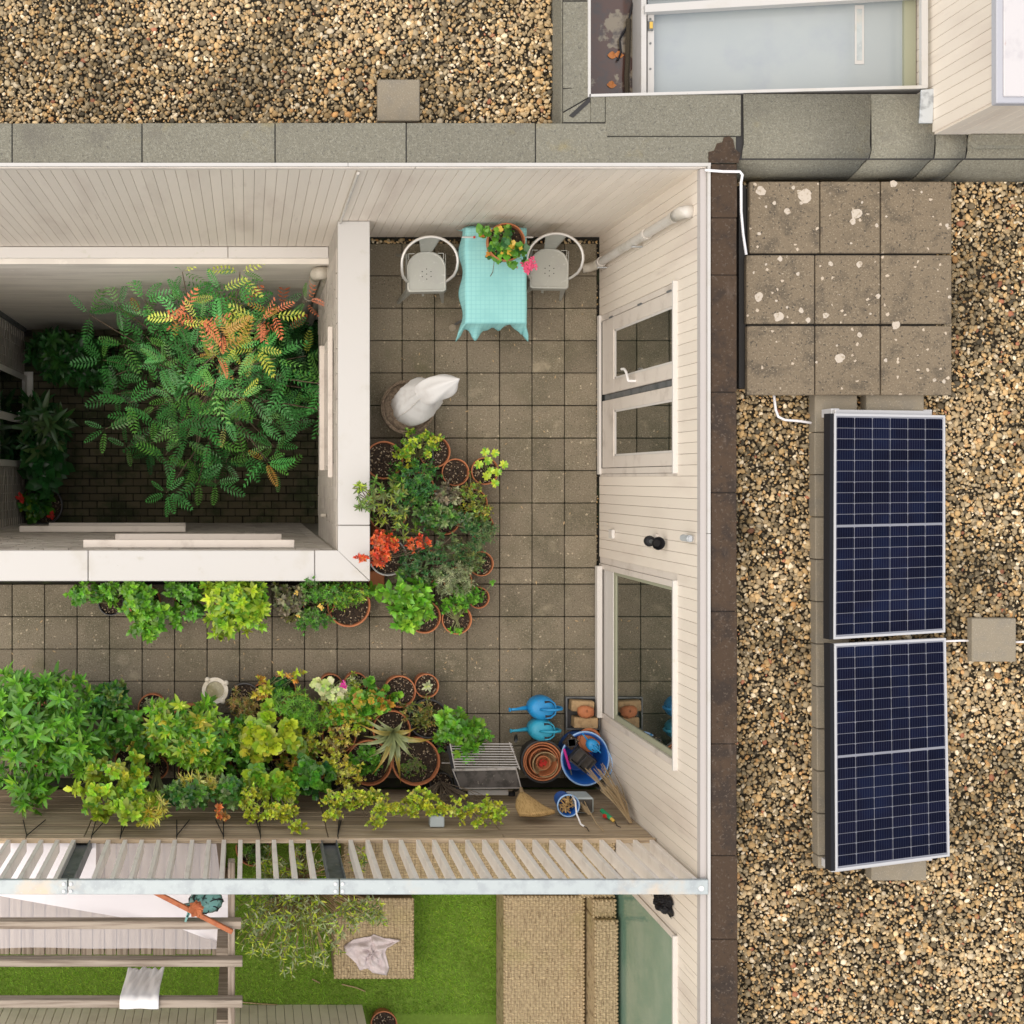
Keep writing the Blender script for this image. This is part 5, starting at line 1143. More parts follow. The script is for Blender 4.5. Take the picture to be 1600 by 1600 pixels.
def bake(V, F, base, d, nn, ln, col, r):
    y = np.cross(nn, d); M = len(base); jit = r.uniform(.85, 1.15, (M, 1, 1))
    W = base[:, None] + ln[:, None, None] * (V[None, :, 0:1] * d[:, None] + V[None, :, 1:2] * jit * y[:, None] + V[None, :, 2:3] * nn[:, None])
    f = F[None] + (np.arange(M) * len(V))[:, None, None]
    c = np.repeat(col[:, None], len(V), 1)
    return W.reshape(-1, 3), f.reshape(-1, 3), c.reshape(-1, 3)
def put_leaves(t, r, shape, wr, base, d, nn, ln, col, parts, pname='leaf', nvar=8):
    V, F = tmpl(shape, wr); order = np.argsort(-base[:, 2]); top = order[:parts]; rest = order[parts:]
    if len(rest):
        v, f, c = bake(V, F, base[rest], d[rest], nn[rest], ln[rest], col[rest], r)
        link('foliage', pyd('foliage', v, f, m_leaf, c, smooth=True), t, None, 'stuff')
    if len(top):
        ct = col[top]; q = np.argsort(ct.sum(1)); lab = np.zeros(len(top), int); lab[q] = np.arange(len(top)) * nvar // len(top); ms = []
        for k in range(nvar):
            m = ct[lab == k]; m = m[r.integers(0, len(m))] if len(m) else ct[0]
            if shape == 'pinnate': V, F = pinnate_tmpl(int(r.integers(6, 11)), r.uniform(-.5, .5), r.uniform(.1, .5))
            ms.append(pyd(pname, V, F, m_leaf, np.repeat(m[None], len(V), 0), smooth=True))
        for i, k in zip(top, lab):
            y = np.cross(nn[i], d[i]); s = ln[i]
            link(pname, ms[k], t, Matrix(((d[i][0] * s, y[0] * s, nn[i][0] * s, base[i][0]), (d[i][1] * s, y[1] * s, nn[i][1] * s, base[i][1]), (d[i][2] * s, y[2] * s, nn[i][2] * s, base[i][2]), (0, 0, 0, 1))))
def stems(t, r, root, tips, rad=.004, m=None, name='stem', n=60, bend=.25):
    b = MB(); root = np.array(root)
    for tp in tips[:n]:
        md = root * .45 + tp * .55 + r.normal(0, .02, 3) + np.array([0, 0, .05]) * bend; b.tube([root + r.normal(0, .01, 3) * [1, 1, 0], md, tp], [rad * 1.6, rad, rad * .6], 4)
    return b.build(name, m or m_twig, t)
def flowers(t, pts, m, r=.018, name='flower', n=7):
    for p in pts:
        b = MB()
        for k in range(n):
            a = 2 * math.pi * k / n + random.random(); q = r * (.9 if k % 2 else .65); dx, dy = math.cos(a), math.sin(a)
            b.add([p, p + Vector((dx * q - dy * q * .45, dy * q + dx * q * .45, q * .25)), p + Vector((dx * q * 1.5, dy * q * 1.5, q * .05)), p + Vector((dx * q + dy * q * .45, dy * q - dx * q * .45, q * .25))], [(0, 3, 2, 1)])
        b.build(name, m, t)
SEED = [100]
def plant(name, label, cat, lobes, pals, L, wr, shape, nt, nper, tiers=2, parts=0, pot=None, group=None, z0=0, **kw):
    """lobes: (u, v, z of the lobe's centre height, ru, rv in px, h in m[, weight]); pot: (u, v, rim z, r px, material[, plain])"""
    SEED[0] += 1; r = np.random.default_rng(SEED[0]); lb = []
    for l in lobes:
        zc = l[2]; p = P(l[0], l[1], zc + l[5] * .5); lb.append((p.x, p.y, zc, S(l[3], zc + l[5] * .5), S(l[4], zc + l[5] * .5), l[5], l[6] if len(l) > 6 else l[3] * l[4]))
    if pot: c = P(pot[0], pot[1], pot[2]); root = (c.x, c.y, pot[2] - .03)
    else: root = (lb[0][0], lb[0][1], z0)
    t = thing(name, (root[0], root[1], z0), label, cat, group)
    if pot: add_pot(t, c.x, c.y, pot[2], S(pot[3], pot[2]), pot[4], z0=z0, name=pot[5] if len(pot) > 5 else 'pot')
    if nt:
        sk = {k: v for k, v in kw.items() if k in ('lo', 'hi', 'up', 'gap')}
        base, d, nn, ln, tips, own = whorls(r, lb, nt, nper, L, tiers, **sk)
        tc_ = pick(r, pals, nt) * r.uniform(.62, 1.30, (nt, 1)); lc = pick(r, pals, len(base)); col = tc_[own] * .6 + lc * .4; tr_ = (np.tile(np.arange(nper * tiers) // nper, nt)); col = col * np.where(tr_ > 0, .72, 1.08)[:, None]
        put_leaves(t, r, shape, wr, base, d, nn, ln, np.clip(col, .005, .8), parts)
        stems(t, r, root, tips, rad=kw.get('rad', .0035), n=kw.get('nstem', 45), m=kw.get('stemmat'))
    return t
def soilpot(label, u, v, zr, r, m, **k): return plant('flower_pot', label, 'flower pot', [], None, 0, 0, 'diamond', 0, 0, pot=(u, v, zr, r, m), **k)
TP = 'potted plants on the terrace'

# the cluster by the parapet
soilpot('terracotta pot of bare soil half hidden by the white coping', 600, 719, .30, 30, m_terra)
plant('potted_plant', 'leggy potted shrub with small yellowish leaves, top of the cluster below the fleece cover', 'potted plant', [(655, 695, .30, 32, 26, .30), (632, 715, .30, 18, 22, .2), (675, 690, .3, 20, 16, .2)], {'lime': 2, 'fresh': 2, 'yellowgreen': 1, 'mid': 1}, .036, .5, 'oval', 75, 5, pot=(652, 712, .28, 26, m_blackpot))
soilpot('dark pot with an edge showing right of the leggy yellowish shrub', 679, 706, .26, 25, m_terra)
soilpot('small terracotta pot of bare soil, left of the pot with pale rosettes', 712, 738, .27, 21.5, m_terra)
t = plant('potted_plant', 'terracotta pot with pale lime star rosettes leaning out to the right', 'potted plant', [], None, 0, 0, 'oval', 0, 0, pot=(758, 736, .27, 21.5, m_terra))
r = np.random.default_rng(5)
for (u, v) in ((758, 706), (773, 708), (787, 726), (762, 720), (766, 736), (777, 738), (760, 744), (773, 755), (748, 726)):
    p = P(u, v, .42); b = []; N_ = 9
    a = np.arange(N_) * 2.4; el = np.radians(r.uniform(5, 45, N_)); rad = np.stack([np.cos(a), np.sin(a), 0 * a], 1); d = rad * np.cos(el)[:, None] + np.array([0, 0, 1]) * np.sin(el)[:, None]; nn = np.array([0, 0, 1]) * np.cos(el)[:, None] - rad * np.sin(el)[:, None]
    V, F = tmpl('round', .5); v_, f_, c_ = bake(V, F, np.repeat([[*p]], N_, 0), d, nn, np.full(N_, .044), pick(r, {'lime': 3, 'bright': 1}, N_), r); link('rosette', pyd('rosette', v_, f_, m_leaf, c_, smooth=True), t)
    MB().tube([P(758, 736, .25), P((u + 758) / 2, (v + 736) / 2, .36), p], .0035, 4).build('stem', m_twig, t)
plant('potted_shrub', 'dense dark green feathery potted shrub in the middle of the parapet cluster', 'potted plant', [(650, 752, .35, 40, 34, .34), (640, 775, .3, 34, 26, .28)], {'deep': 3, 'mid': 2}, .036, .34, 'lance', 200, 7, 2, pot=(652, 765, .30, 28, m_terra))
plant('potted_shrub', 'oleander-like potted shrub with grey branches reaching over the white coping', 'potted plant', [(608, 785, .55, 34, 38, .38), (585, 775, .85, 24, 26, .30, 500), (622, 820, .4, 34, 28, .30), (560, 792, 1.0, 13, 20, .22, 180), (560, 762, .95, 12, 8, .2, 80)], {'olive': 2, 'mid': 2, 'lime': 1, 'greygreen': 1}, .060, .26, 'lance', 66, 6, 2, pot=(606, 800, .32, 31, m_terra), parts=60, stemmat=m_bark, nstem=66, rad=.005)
plant('potted_plant', 'dusty purple-grey leaved potted plant right of the feathery green shrub', 'potted plant', [(697, 777, .30, 26, 22, .22)], {'purple': 3, 'silver': .6, 'greygreen': .6}, .042, .42, 'oval', 52, 6, 2, pot=(697, 782, .25, 22, m_terra))
plant('potted_plant', 'olive yellow small leaved potted plant on the right edge of the cluster', 'potted plant', [(738, 778, .28, 28, 26, .24), (752, 800, .28, 18, 15, .2)], {'olive': 3, 'yellowgreen': 1, 'tan': .5, 'mid': 1}, .026, .5, 'oval', 100, 6, 2, pot=(740, 786, .25, 22, m_terra))
plant('potted_plant', 'broad green leafy potted plant with pale veins in the heart of the cluster', 'potted plant', [(685, 805, .32, 30, 24, .26), (725, 815, .3, 26, 20, .22), (665, 805, .32, 24, 22, .24)], {'deep': 2, 'greygreen': 2, 'mid': 2}, .050, .42, 'oval', 85, 6, 2, pot=(695, 812, .27, 24, m_terra))
plant('potted_plant', 'wispy dark green potted plant in a terracotta pot, upper right rim of the cluster', 'potted plant', [(755, 830, .28, 24, 22, .24), (745, 850, .28, 16, 16, .2)], {'greygreen': 2, 'deep': 2}, .040, .16, 'lance', 72, 7, 2, pot=(752, 822, .26, 20, m_terra))
plant('potted_plant', 'sparse grey green potted plant in the terracotta pot third up the right side', 'potted plant', [(738, 876, .28, 24, 20, .20), (715, 860, .28, 20, 20, .2)], {'greygreen': 2, 'olive': 1, 'deep': 2}, .034, .26, 'lance', 75, 6, 2, pot=(752, 881, .26, 19.5, m_terra))
t = plant('potted_shrub', 'flame red leaved potted shrub leaning against the corner of the white coping', 'potted plant', [(598, 850, .62, 26, 22, .22), (592, 870, .62, 20, 16, .2), (656, 846, .55, 20, 10, .14), (643, 853, .55, 12, 9, .12), (566, 872, .9, 8, 6, .1, 40)], {'red': 6, 'autumn': .6}, .034, .46, 'oval', 120, 6, 2, pot=(606, 870, .34, 30, m_greypot), stemmat=m_bark)
plant('potted_shrub', 'thin twiggy grey-green potted shrub between the red leaves and the silvery plant', 'potted plant', [(672, 880, .35, 40, 30, .30), (650, 900, .32, 30, 22, .26), (700, 850, .4, 26, 18, .22), (645, 880, .35, 24, 22, .22)], {'deep': 2, 'greygreen': 2, 'dark': 1}, .040, .30, 'lance', 130, 6, 2, pot=(668, 885, .28, 26, m_terra), stemmat=m_bark, nstem=80)
plant('potted_plant', 'silvery green lavender-like potted plant near the lower right of the cluster', 'potted plant', [(708, 905, .34, 36, 28, .30)], {'silver': 4, 'greygreen': 2}, .040, .11, 'lance', 120, 8, 2, pot=(716, 908, .27, 22, m_terra), hi=70)
plant('potted_plant', 'low leafy green potted plant with a stray shoot on the right below the silvery one', 'potted plant', [(728, 932, .25, 26, 18, .18), (768, 909, .3, 5, 5, .06, 15)], {'fresh': 3, 'mid': 2}, .034, .5, 'oval', 62, 6, 2, pot=(748, 934, .22, 17, m_terra))
plant('potted_shrub', 'bright green potted shrub with broad pointed leaves at the parapet corner', 'potted plant', [(628, 930, .34, 42, 30, .34), (650, 952, .32, 34, 24, .28), (630, 965, .3, 26, 20, .24)], {'fresh': 4, 'bright': 2, 'mid': 1}, .085, .50, 'oval', 66, 5, 2, parts=200, pot=(663, 964, .27, 26, m_terra))
plant('potted_plant', 'terracotta pot with low rosettes of green leaves, lowest of the cluster', 'potted plant', [(708, 948, .24, 22, 14, .12), (714, 985, .24, 8, 6, .05, 60)], {'fresh': 3, 'bright': 1, 'mid': 1}, .040, .5, 'round', 34, 6, 2, pot=(714, 968, .27, 23.5, m_terra))
for u, v in ((591, 820), (588, 905)):
    c = P(u, v, .05); tag(MB().box(c.x - .07, c.y - .10, 0, c.x + .07, c.y + .08, .10).build('clay_block', m_terra, None, bevel=.006), ('upper' if v < 850 else 'lower') + ' terracotta block standing behind the red leaved shrub by the parapet', 'block', 'terracotta blocks by the parapet')

# along the south side of the parapet
plant('potted_plant', 'light green bushy plant in a black pot, leftmost below the white coping', 'potted plant', [(140, 926, .40, 34, 18, .30), (180, 920, .42, 28, 14, .26), (122, 932, .35, 14, 12, .2)], {'fresh': 3, 'mid': 2, 'bright': 1}, .050, .5, 'oval', 70, 6, 2, pot=(173, 942, .28, 20, m_blackpot))
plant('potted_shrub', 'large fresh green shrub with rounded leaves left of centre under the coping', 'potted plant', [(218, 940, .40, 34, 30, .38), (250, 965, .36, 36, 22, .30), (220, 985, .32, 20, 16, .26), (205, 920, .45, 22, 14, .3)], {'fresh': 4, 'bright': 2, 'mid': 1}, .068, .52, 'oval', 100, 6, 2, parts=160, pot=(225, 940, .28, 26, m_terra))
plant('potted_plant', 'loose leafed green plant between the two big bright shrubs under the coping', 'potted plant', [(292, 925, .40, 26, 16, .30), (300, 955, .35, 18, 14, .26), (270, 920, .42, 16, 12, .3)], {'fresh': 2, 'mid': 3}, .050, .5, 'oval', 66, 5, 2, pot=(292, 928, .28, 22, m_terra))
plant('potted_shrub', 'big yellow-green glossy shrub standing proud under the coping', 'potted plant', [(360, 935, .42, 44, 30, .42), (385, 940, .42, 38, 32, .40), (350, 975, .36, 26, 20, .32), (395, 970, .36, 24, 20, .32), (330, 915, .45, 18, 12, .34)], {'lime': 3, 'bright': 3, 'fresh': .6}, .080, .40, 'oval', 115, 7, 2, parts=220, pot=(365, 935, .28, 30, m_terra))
plant('potted_plant', 'dusty grey-purple potted plant right of the yellow-green shrub', 'potted plant', [(455, 945, .34, 24, 24, .28), (440, 930, .36, 18, 16, .3), (470, 930, .38, 18, 14, .3)], {'purple': 3, 'greygreen': 1.2, 'olive': 1}, .046, .52, 'oval', 75, 5, 2, pot=(455, 940, .28, 24, m_blackpot))
t = plant('potted_plant', 'ferny green potted marigold with pale yellow flowers by the coping', 'potted plant', [(490, 925, .42, 26, 16, .30), (490, 968, .32, 30, 20, .24), (515, 925, .42, 26, 16, .28), (485, 905, .6, 14, 8, .25, 150)], {'mid': 3, 'fresh': 2, 'deep': 1, 'greygreen': 1}, .034, .32, 'lance', 170, 7, 2, pot=(498, 940, .27, 26, m_terra))
flowers(t, [P(500, 947, .66), P(466, 962, .55), P(463, 926, .62), P(503, 950, .64)], m_yel, .020)
plant('potted_plant', 'wide terracotta bowl with airy lime ferny foliage next to the coping corner', 'potted plant', [(530, 930, .32, 32, 24, .28), (560, 925, .3, 22, 16, .26)], {'fresh': 2, 'lime': 1.5, 'mid': 2}, .026, .32, 'lance', 190, 6, 2, pot=(545, 946, .26, 34, m_terra))

# the deep bed along the plank screen
plant('laurel_shrub', 'huge glossy laurel-like shrub filling the left edge before the planks', 'shrub', [(60, 1120, .70, 75, 58, .62), (110, 1155, .60, 58, 55, .60), (40, 1190, .60, 60, 50, .52), (30, 1080, .75, 40, 26, .5), (100, 1080, .65, 34, 24, .5), (45, 1240, .85, 24, 26, .35, 700), (0, 1130, .7, 34, 60, .55)], {'mid': 3, 'fresh': 4, 'bright': 1.2, 'lime': .3}, .115, .30, 'lance', 210, 7, 2, parts=300, pot=(70, 1150, .34, 52, m_terra), nstem=90, rad=.006)
plant('potted_shrub', 'dark green shrub peeking up behind the laurel at the paver edge', 'potted plant', [(165, 1095, .40, 32, 24, .36), (180, 1080, .45, 14, 12, .34, 250)], {'mid': 3, 'deep': 2, 'olive': .6}, .062, .48, 'oval', 70, 5, 2, pot=(165, 1100, .28, 26, m_blackpot))
plant('potted_plant', 'broad oval leaved plant right of the laurel with a few yellow leaves', 'potted plant', [(190, 1130, .42, 28, 30, .36), (175, 1165, .4, 22, 20, .3)], {'mid': 3, 'fresh': 3, 'yellow': .25}, .075, .58, 'oval', 42, 5, 2, parts=60, pot=(190, 1140, .28, 26, m_terra))
plant('climbing_vine', 'yellow-green ovate leaved vine spilling over the planks beside the laurel', 'vine', [(190, 1215, .85, 34, 34, .40), (215, 1245, 1.2, 34, 24, .30), (160, 1250, 1.25, 34, 28, .26), (205, 1270, 1.45, 34, 16, .2), (150, 1205, .8, 16, 18, .3)], {'lime': 2, 'yellowgreen': 1.2, 'bright': 3, 'fresh': 1}, .072, .56, 'round', 95, 6, 2, parts=200, pot=(205, 1190, .3, 26, m_terra))
plant('potted_plant', 'terracotta pot with grey lavender at the paver edge, left of the white birdbath', 'potted plant', [(235, 1103, .3, 16, 12, .14)], {'silver': 2, 'greygreen': 2}, .036, .14, 'lance', 26, 8, 2, pot=(238, 1107, .28, 23, m_terra))
plant('potted_shrub', 'variegated lime and green shrub below the white birdbath', 'potted plant', [(280, 1118, .55, 48, 32, .48), (328, 1150, .55, 42, 34, .44), (290, 1160, .5, 46, 38, .42), (330, 1180, .5, 34, 28, .36), (250, 1145, .5, 22, 34, .36)], {'fresh': 3, 'bright': 3, 'lime': 1.5, 'yellow': .45}, .082, .34, 'lance', 185, 7, 2, parts=180, pot=(300, 1140, .32, 40, m_terra), nstem=80)
plant('potted_plant', 'honeysuckle with pale yellow spidery tufts hanging on the planks', 'vine', [(303, 1222, 1.0, 24, 16, .18), (330, 1232, 1.0, 14, 10, .14, 120)], {'yellow': 3, 'lime': .8}, .075, .14, 'lance', 26, 8, 2, pot=(300, 1205, .3, 22, m_terra), hi=65)
plant('climbing_vine', 'second tuft of pale yellow spidery leaves low on the planks by the vine', 'vine', [(236, 1272, 1.5, 22, 14, .10), (250, 1258, 1.4, 12, 10, .1, 90)], {'yellow': 3, 'lime': 1}, .075, .14, 'lance', 20, 9, 2, pot=(245, 1200, .28, 18, m_terra), hi=65)
plant('climbing_vine', 'dark green bushy climber on the planks between the two yellowish vines', 'vine', [(300, 1245, 1.1, 30, 18, .3), (360, 1235, 1.05, 24, 26, .3), (270, 1240, 1.1, 20, 16, .26)], {'mid': 3, 'greygreen': 1.4, 'deep': 1}, .058, .52, 'oval', 95, 6, 2, pot=(320, 1200, .3, 26, m_blackpot))
bb_ = thing('birdbath', P(335, 1078, 0), 'cream ceramic bowl with four round knobs and murky water', 'birdbath')
c = P(336, 1079, .36); MB().lathe([(.06, 0), (.05, .12), (.07, .24), (.10, .30), (.118, .36), (.118, .365), (.085, .365), (.078, .345)], (c.x, c.y, 0), 28).build('bowl', m_birdbath, bb_, smooth=True)
MB().lathe([(.080, 0), (0, .001)], (c.x, c.y, .345), 24).build('water', m_bath, bb_)
for a in (35, 125, 215, 305): MB().lathe([(.0, -.02), (.022, -.012), (.026, .004), (.018, .022), (0, .026)], (c.x + .118 * math.cos(R(a)), c.y + .118 * math.sin(R(a)), .355), 12).build('knob', m_birdbath, bb_, smooth='all')
t = plant('potted_plant', 'black pot of withered brown stalks right of the white birdbath', 'potted plant', [(385, 1105, .32, 28, 26, .22)], {'tan': 3, 'olive': 2, 'dark': 1}, .044, .2, 'lance', 70, 6, 2, pot=(382, 1094, .30, 27, m_blackpot), stemmat=m_dry)
plant('potted_plant', 'dark strawberry-like plant in a terracotta pot at the paver edge', 'potted plant', [(440, 1073, .3, 18, 14, .12)], {'deep': 3, 'mid': 1}, .042, .55, 'oval', 24, 6, 2, pot=(440, 1078, .28, 23, m_terra))
plant('potted_plant', 'pale orange tinged shoots beside the strawberry pot', 'potted plant', [(408, 1078, .40, 16, 16, .2), (455, 1055, .40, 22, 8, .18, 120)], {'autumn': 1.5, 'lime': 2, 'yellow': .6}, .050, .45, 'oval', 20, 5, 2, pot=(410, 1085, .26, 17, m_terra))
plant('potted_plant', 'feathery light green cosmos foliage in the middle of the bed', 'potted plant', [(462, 1105, .45, 38, 26, .34), (485, 1125, .45, 26, 22, .3), (440, 1098, .42, 22, 18, .28)], {'fresh': 3, 'bright': 2}, .058, .08, 'lance', 120, 9, 2, pot=(465, 1112, .28, 28, m_terra), hi=60)
plant('geranium', 'lime yellow scalloped geranium, the upper of the two pale ones', 'potted plant', [(425, 1145, .55, 42, 30, .34), (450, 1165, .55, 26, 24, .30), (400, 1165, .5, 24, 24, .3)], {'lime': 4, 'yellowgreen': 1, 'bright': 1}, .090, 1, 'lobed', 52, 5, 2, parts=140, pot=(428, 1155, .3, 34, m_terra), up=1.0)
plant('geranium', 'lime green scalloped geranium close to the planks, the lower pale one', 'potted plant', [(430, 1232, .85, 32, 24, .28), (405, 1220, .8, 22, 18, .26)], {'bright': 3, 'lime': 2, 'fresh': 1}, .085, 1, 'lobed', 38, 5, 2, parts=90, pot=(425, 1205, .32, 28, m_terra), up=1.0)
plant('geranium', 'dark green curly geranium against the planks right of the lime ones', 'potted plant', [(490, 1215, .75, 28, 28, .34)], {'deep': 2, 'mid': 3, 'fresh': 1}, .062, 1, 'lobed', 46, 5, 2, parts=80, pot=(490, 1195, .32, 26, m_terra), up=1.0)
plant('potted_plant', 'round lobed green plant low at the left of the lime geraniums', 'potted plant', [(385, 1180, .40, 18, 24, .3), (370, 1200, .4, 16, 16, .3), (400, 1190, .35, 20, 18, .25)], {'mid': 3, 'fresh': 2}, .056, .7, 'round', 48, 5, 2, pot=(382, 1185, .28, 24, m_terra))
t = plant('geranium', 'white edged variegated geranium with a magenta flower', 'potted plant', [(520, 1078, .42, 24, 18, .22), (535, 1092, .40, 14, 12, .2)], {'variegated': 4, 'silver': 1, 'bright': 1}, .056, 1, 'lobed', 40, 5, 1, parts=60, pot=(517, 1072, .28, 19, m_terra), up=1.2)
flowers(t, [P(537, 1067, .62), P(539, 1072, .60), P(535, 1071, .61)], m_mag, .022)
plant('potted_plant', 'terracotta pot with pale sparse sprigs at the paver edge, near the magenta flower', 'potted plant', [(557, 1068, .28, 17, 13, .16), (572, 1064, .3, 6, 8, .16, 30)], {'silver': 1, 'lime': 1.5, 'olive': 1}, .028, .45, 'oval', 34, 5, 2, pot=(556, 1070, .27, 19, m_terra))
plant('geranium', 'green geranium with a few orange autumn leaves left of the bare soil pot', 'potted plant', [(585, 1092, .42, 30, 22, .26), (545, 1105, .42, 32, 18, .26), (562, 1088, .45, 18, 14, .24)], {'fresh': 3, 'bright': 2, 'autumn': .8, 'mid': 1}, .064, 1, 'lobed', 62, 5, 2, parts=110, pot=(575, 1098, .28, 28, m_terra), up=1.0)
soilpot('terracotta pot of bare soil with dry stubs, upper right of the bed', 625, 1081, .30, 25, m_terra)
t = plant('potted_plant', 'small terracotta pot with one pale grey succulent rosette', 'potted plant', [], None, 0, 0, 'oval', 0, 0, pot=(667, 1072, .27, 19, m_terra))
p = P(668, 1072, .29); N_ = 13; a = np.arange(N_) * 2.4; el = np.radians(np.linspace(60, 15, N_)); rad = np.stack([np.cos(a), np.sin(a), 0 * a], 1); d = rad * np.cos(el)[:, None] + np.array([0, 0, 1]) * np.sin(el)[:, None]; nn = np.array([0, 0, 1]) * np.cos(el)[:, None] - rad * np.sin(el)[:, None]
V, F = tmpl('round', .42)
for i in range(N_):
    v_, f_, c_ = bake(V, F, np.array([[*p]]), d[i:i + 1], nn[i:i + 1], np.array([.035 + .03 * i / N_]), pick(r, {'silver': 3, 'variegated': 1}, 1), r); link('leaf', pyd('leaf', v_, f_, m_leaf, c_, smooth=True), t)
plant('potted_plant', 'black pot with sparse olive stems below the succulent pot', 'potted plant', [(655, 1115, .3, 26, 22, .18), (672, 1128, .3, 18, 18, .14)], {'olive': 3, 'tan': 1, 'dark': 1}, .034, .32, 'lance', 62, 6, 2, pot=(669, 1123, .30, 31, m_blackpot))
# the agave
ag = thing('agave', P(605, 1148, 0), 'grey-green agave with long arching leaves and yellowed tips', 'potted plant')
c = P(612, 1140, .34); add_pot(ag, c.x, c.y, .34, S(30, .34), m_terra)
AG = [(548, 1163, 'g'), (558, 1130, 'y'), (562, 1116, 'g'), (572, 1185, 'g'), (580, 1212, 'y'), (600, 1208, 'g'), (622, 1208, 'g'), (626, 1225, 'y'), (648, 1187, 'g'), (646, 1172, 'g'), (660, 1160, 'g'), (684, 1153, 'y'), (652, 1136, 'y'), (630, 1125, 'g'), (583, 1176, 'g'), (592, 1185, 'g'), (613, 1190, 'g'), (638, 1160, 'g'), (566, 1150, 'g'), (585, 1120, 'g'), (640, 1178, 'g'), (597, 1165, 'g'), (618, 1170, 'g'), (575, 1160, 'g')]
ra = random.Random(6)
for (u, v, k) in AG:
    o0 = Vector((c.x, c.y - .02, .36)) + Vector((ra.uniform(-.02, .02), ra.uniform(-.02, .02), 0)); e = P(u, v, .50 + ra.uniform(-.12, .12)); dd_ = Vector((e.x - o0.x, e.y - o0.y, 0)); Lh = dd_.length; dd_.normalize(); sd_ = Vector((-dd_.y, dd_.x, 0)); b = MB(); n = 7; V = []; C_ = []
    for i in range(n + 1):
        s = i / n; p = o0 + dd_ * Lh * s + Vector((0, 0, (e.z - .36) * s + .22 * math.sin(math.pi * s ** .8) * min(1, Lh * 3))); w_ = .015 * (.75 + .7 * math.sin(math.pi * min(1, s * 1.25 + .12))) * (1 - s ** 3)
        V += [p + sd_ * w_ + Vector((0, 0, w_ * .5)), p, p - sd_ * w_ + Vector((0, 0, w_ * .5))]
        base_c = np.array((.25, .29, .13)) * (.9 + .3 * ra.random()) if k == 'g' else np.array((.30, .27, .08)); tipc = np.array((.45, .30, .06)); f_ = np.clip((s - (.8 if k == 'g' else .35)) * 3, 0, 1); cc_ = base_c * (1 - f_) + tipc * f_
        C_ += [cc_ * 1.25, cc_ * .85, cc_ * 1.25]
    F = [(3 * i + j, 3 * i + j + 1, 3 * i + j + 4, 3 * i + j + 3) for i in range(n) for j in (0, 1)]
    link('leaf', pyd('leaf', [tuple(x) for x in V], F, m_leaf, np.array(C_), smooth=True), ag)
plant('potted_plant', 'wide terracotta pot of black soil with tiny green sprouts below the agave', 'potted plant', [(645, 1200, .30, 22, 16, .05)], {'mid': 2, 'olive': 2}, .018, .4, 'oval', 60, 5, 1, pot=(650, 1190, .33, 38, m_terra))
plant('potted_plant', 'wide terracotta pot with round green leaves left of the sprouting pot', 'potted plant', [(565, 1190, .33, 30, 24, .16), (582, 1182, .33, 16, 14, .14)], {'mid': 2, 'fresh': 3}, .044, .65, 'round', 46, 5, 2, pot=(577, 1192, .33, 36, m_terra))
plant('potted_plant', 'terracotta pot with dry yellow leaves in the centre of the bed', 'potted plant', [(535, 1145, .35, 26, 26, .22), (520, 1165, .35, 18, 16, .2)], {'yellow': 2.4, 'tan': 1, 'lime': 1, 'mid': .5}, .036, .5, 'oval', 62, 5, 2, pot=(530, 1150, .30, 27, m_terra), stemmat=m_dry)
plant('potted_plant', 'straggly yellowing plant between the wide pots and the curly geranium', 'potted plant', [(525, 1195, .55, 30, 24, .25), (490, 1160, .4, 20, 18, .25), (545, 1215, .7, 24, 16, .2)], {'yellow': 1.6, 'yellowgreen': 2, 'lime': 1.4, 'tan': .6}, .036, .45, 'oval', 110, 5, 2, pot=(515, 1185, .3, 24, m_blackpot), stemmat=m_dry)
plant('potted_shrub', 'vivid green basil-like shrub in a black pot left of the barbecue', 'potted plant', [(715, 1132, .48, 30, 24, .32), (735, 1150, .45, 28, 28, .32), (705, 1150, .42, 24, 22, .3), (728, 1172, .42, 20, 16, .25)], {'fresh': 4, 'bright': 1.5, 'mid': 1}, .070, .46, 'oval', 90, 6, 2, parts=160, pot=(705, 1152, .3, 25, m_blackpot))
vk = dict(pals={'yellowgreen': 3, 'lime': 3, 'bright': 1, 'yellow': .5}, L=.030, wr=.55, shape='oval')
def vine(label, lobes, nt, pot): return plant('climbing_vine', label, 'vine', lobes, vk['pals'], vk['L'], vk['wr'], vk['shape'], nt, 6, 2, pot=pot, nstem=70, stemmat=m_bark, rad=.003)
vine('yellow-green small leaved vine on the planks under the lime geraniums', [(400, 1268, 1.35, 34, 16, .12), (440, 1270, 1.4, 26, 14, .12), (395, 1240, 1.1, 22, 14, .2), (465, 1290, 1.55, 16, 10, .08), (385, 1250, 1.2, 16, 18, .15)], 150, (420, 1212, .28, 20, m_blackpot))
vine('yellow-green vine sprawling over the planks below the wide terracotta pots', [(540, 1250, 1.25, 40, 18, .14), (575, 1245, 1.2, 24, 14, .14), (590, 1282, 1.5, 18, 14, .1), (520, 1275, 1.45, 18, 10, .1), (605, 1262, 1.35, 26, 12, .12)], 165, (545, 1222, .28, 20, m_blackpot))
vine('yellow-green vine on the planks around the pale blue hanging box', [(660, 1250, 1.25, 30, 16, .14), (680, 1262, 1.3, 24, 14, .12), (640, 1265, 1.35, 18, 14, .1), (725, 1265, 1.35, 26, 16, .12), (765, 1265, 1.3, 28, 16, .12), (740, 1285, 1.5, 18, 10, .08), (780, 1275, 1.4, 12, 12, .08)], 200, (690, 1225, .28, 18, m_blackpot))
plant('climbing_vine', 'tuft of small reddish leaves hanging from a wire on the planks', 'vine', [(347, 1275, 1.45, 9, 9, .06), (340, 1262, 1.4, 6, 6, .06)], {'autumn': 2, 'red': 1, 'tan': 1}, .034, .5, 'oval', 12, 6, 2, pot=(350, 1215, .27, 16, m_blackpot))

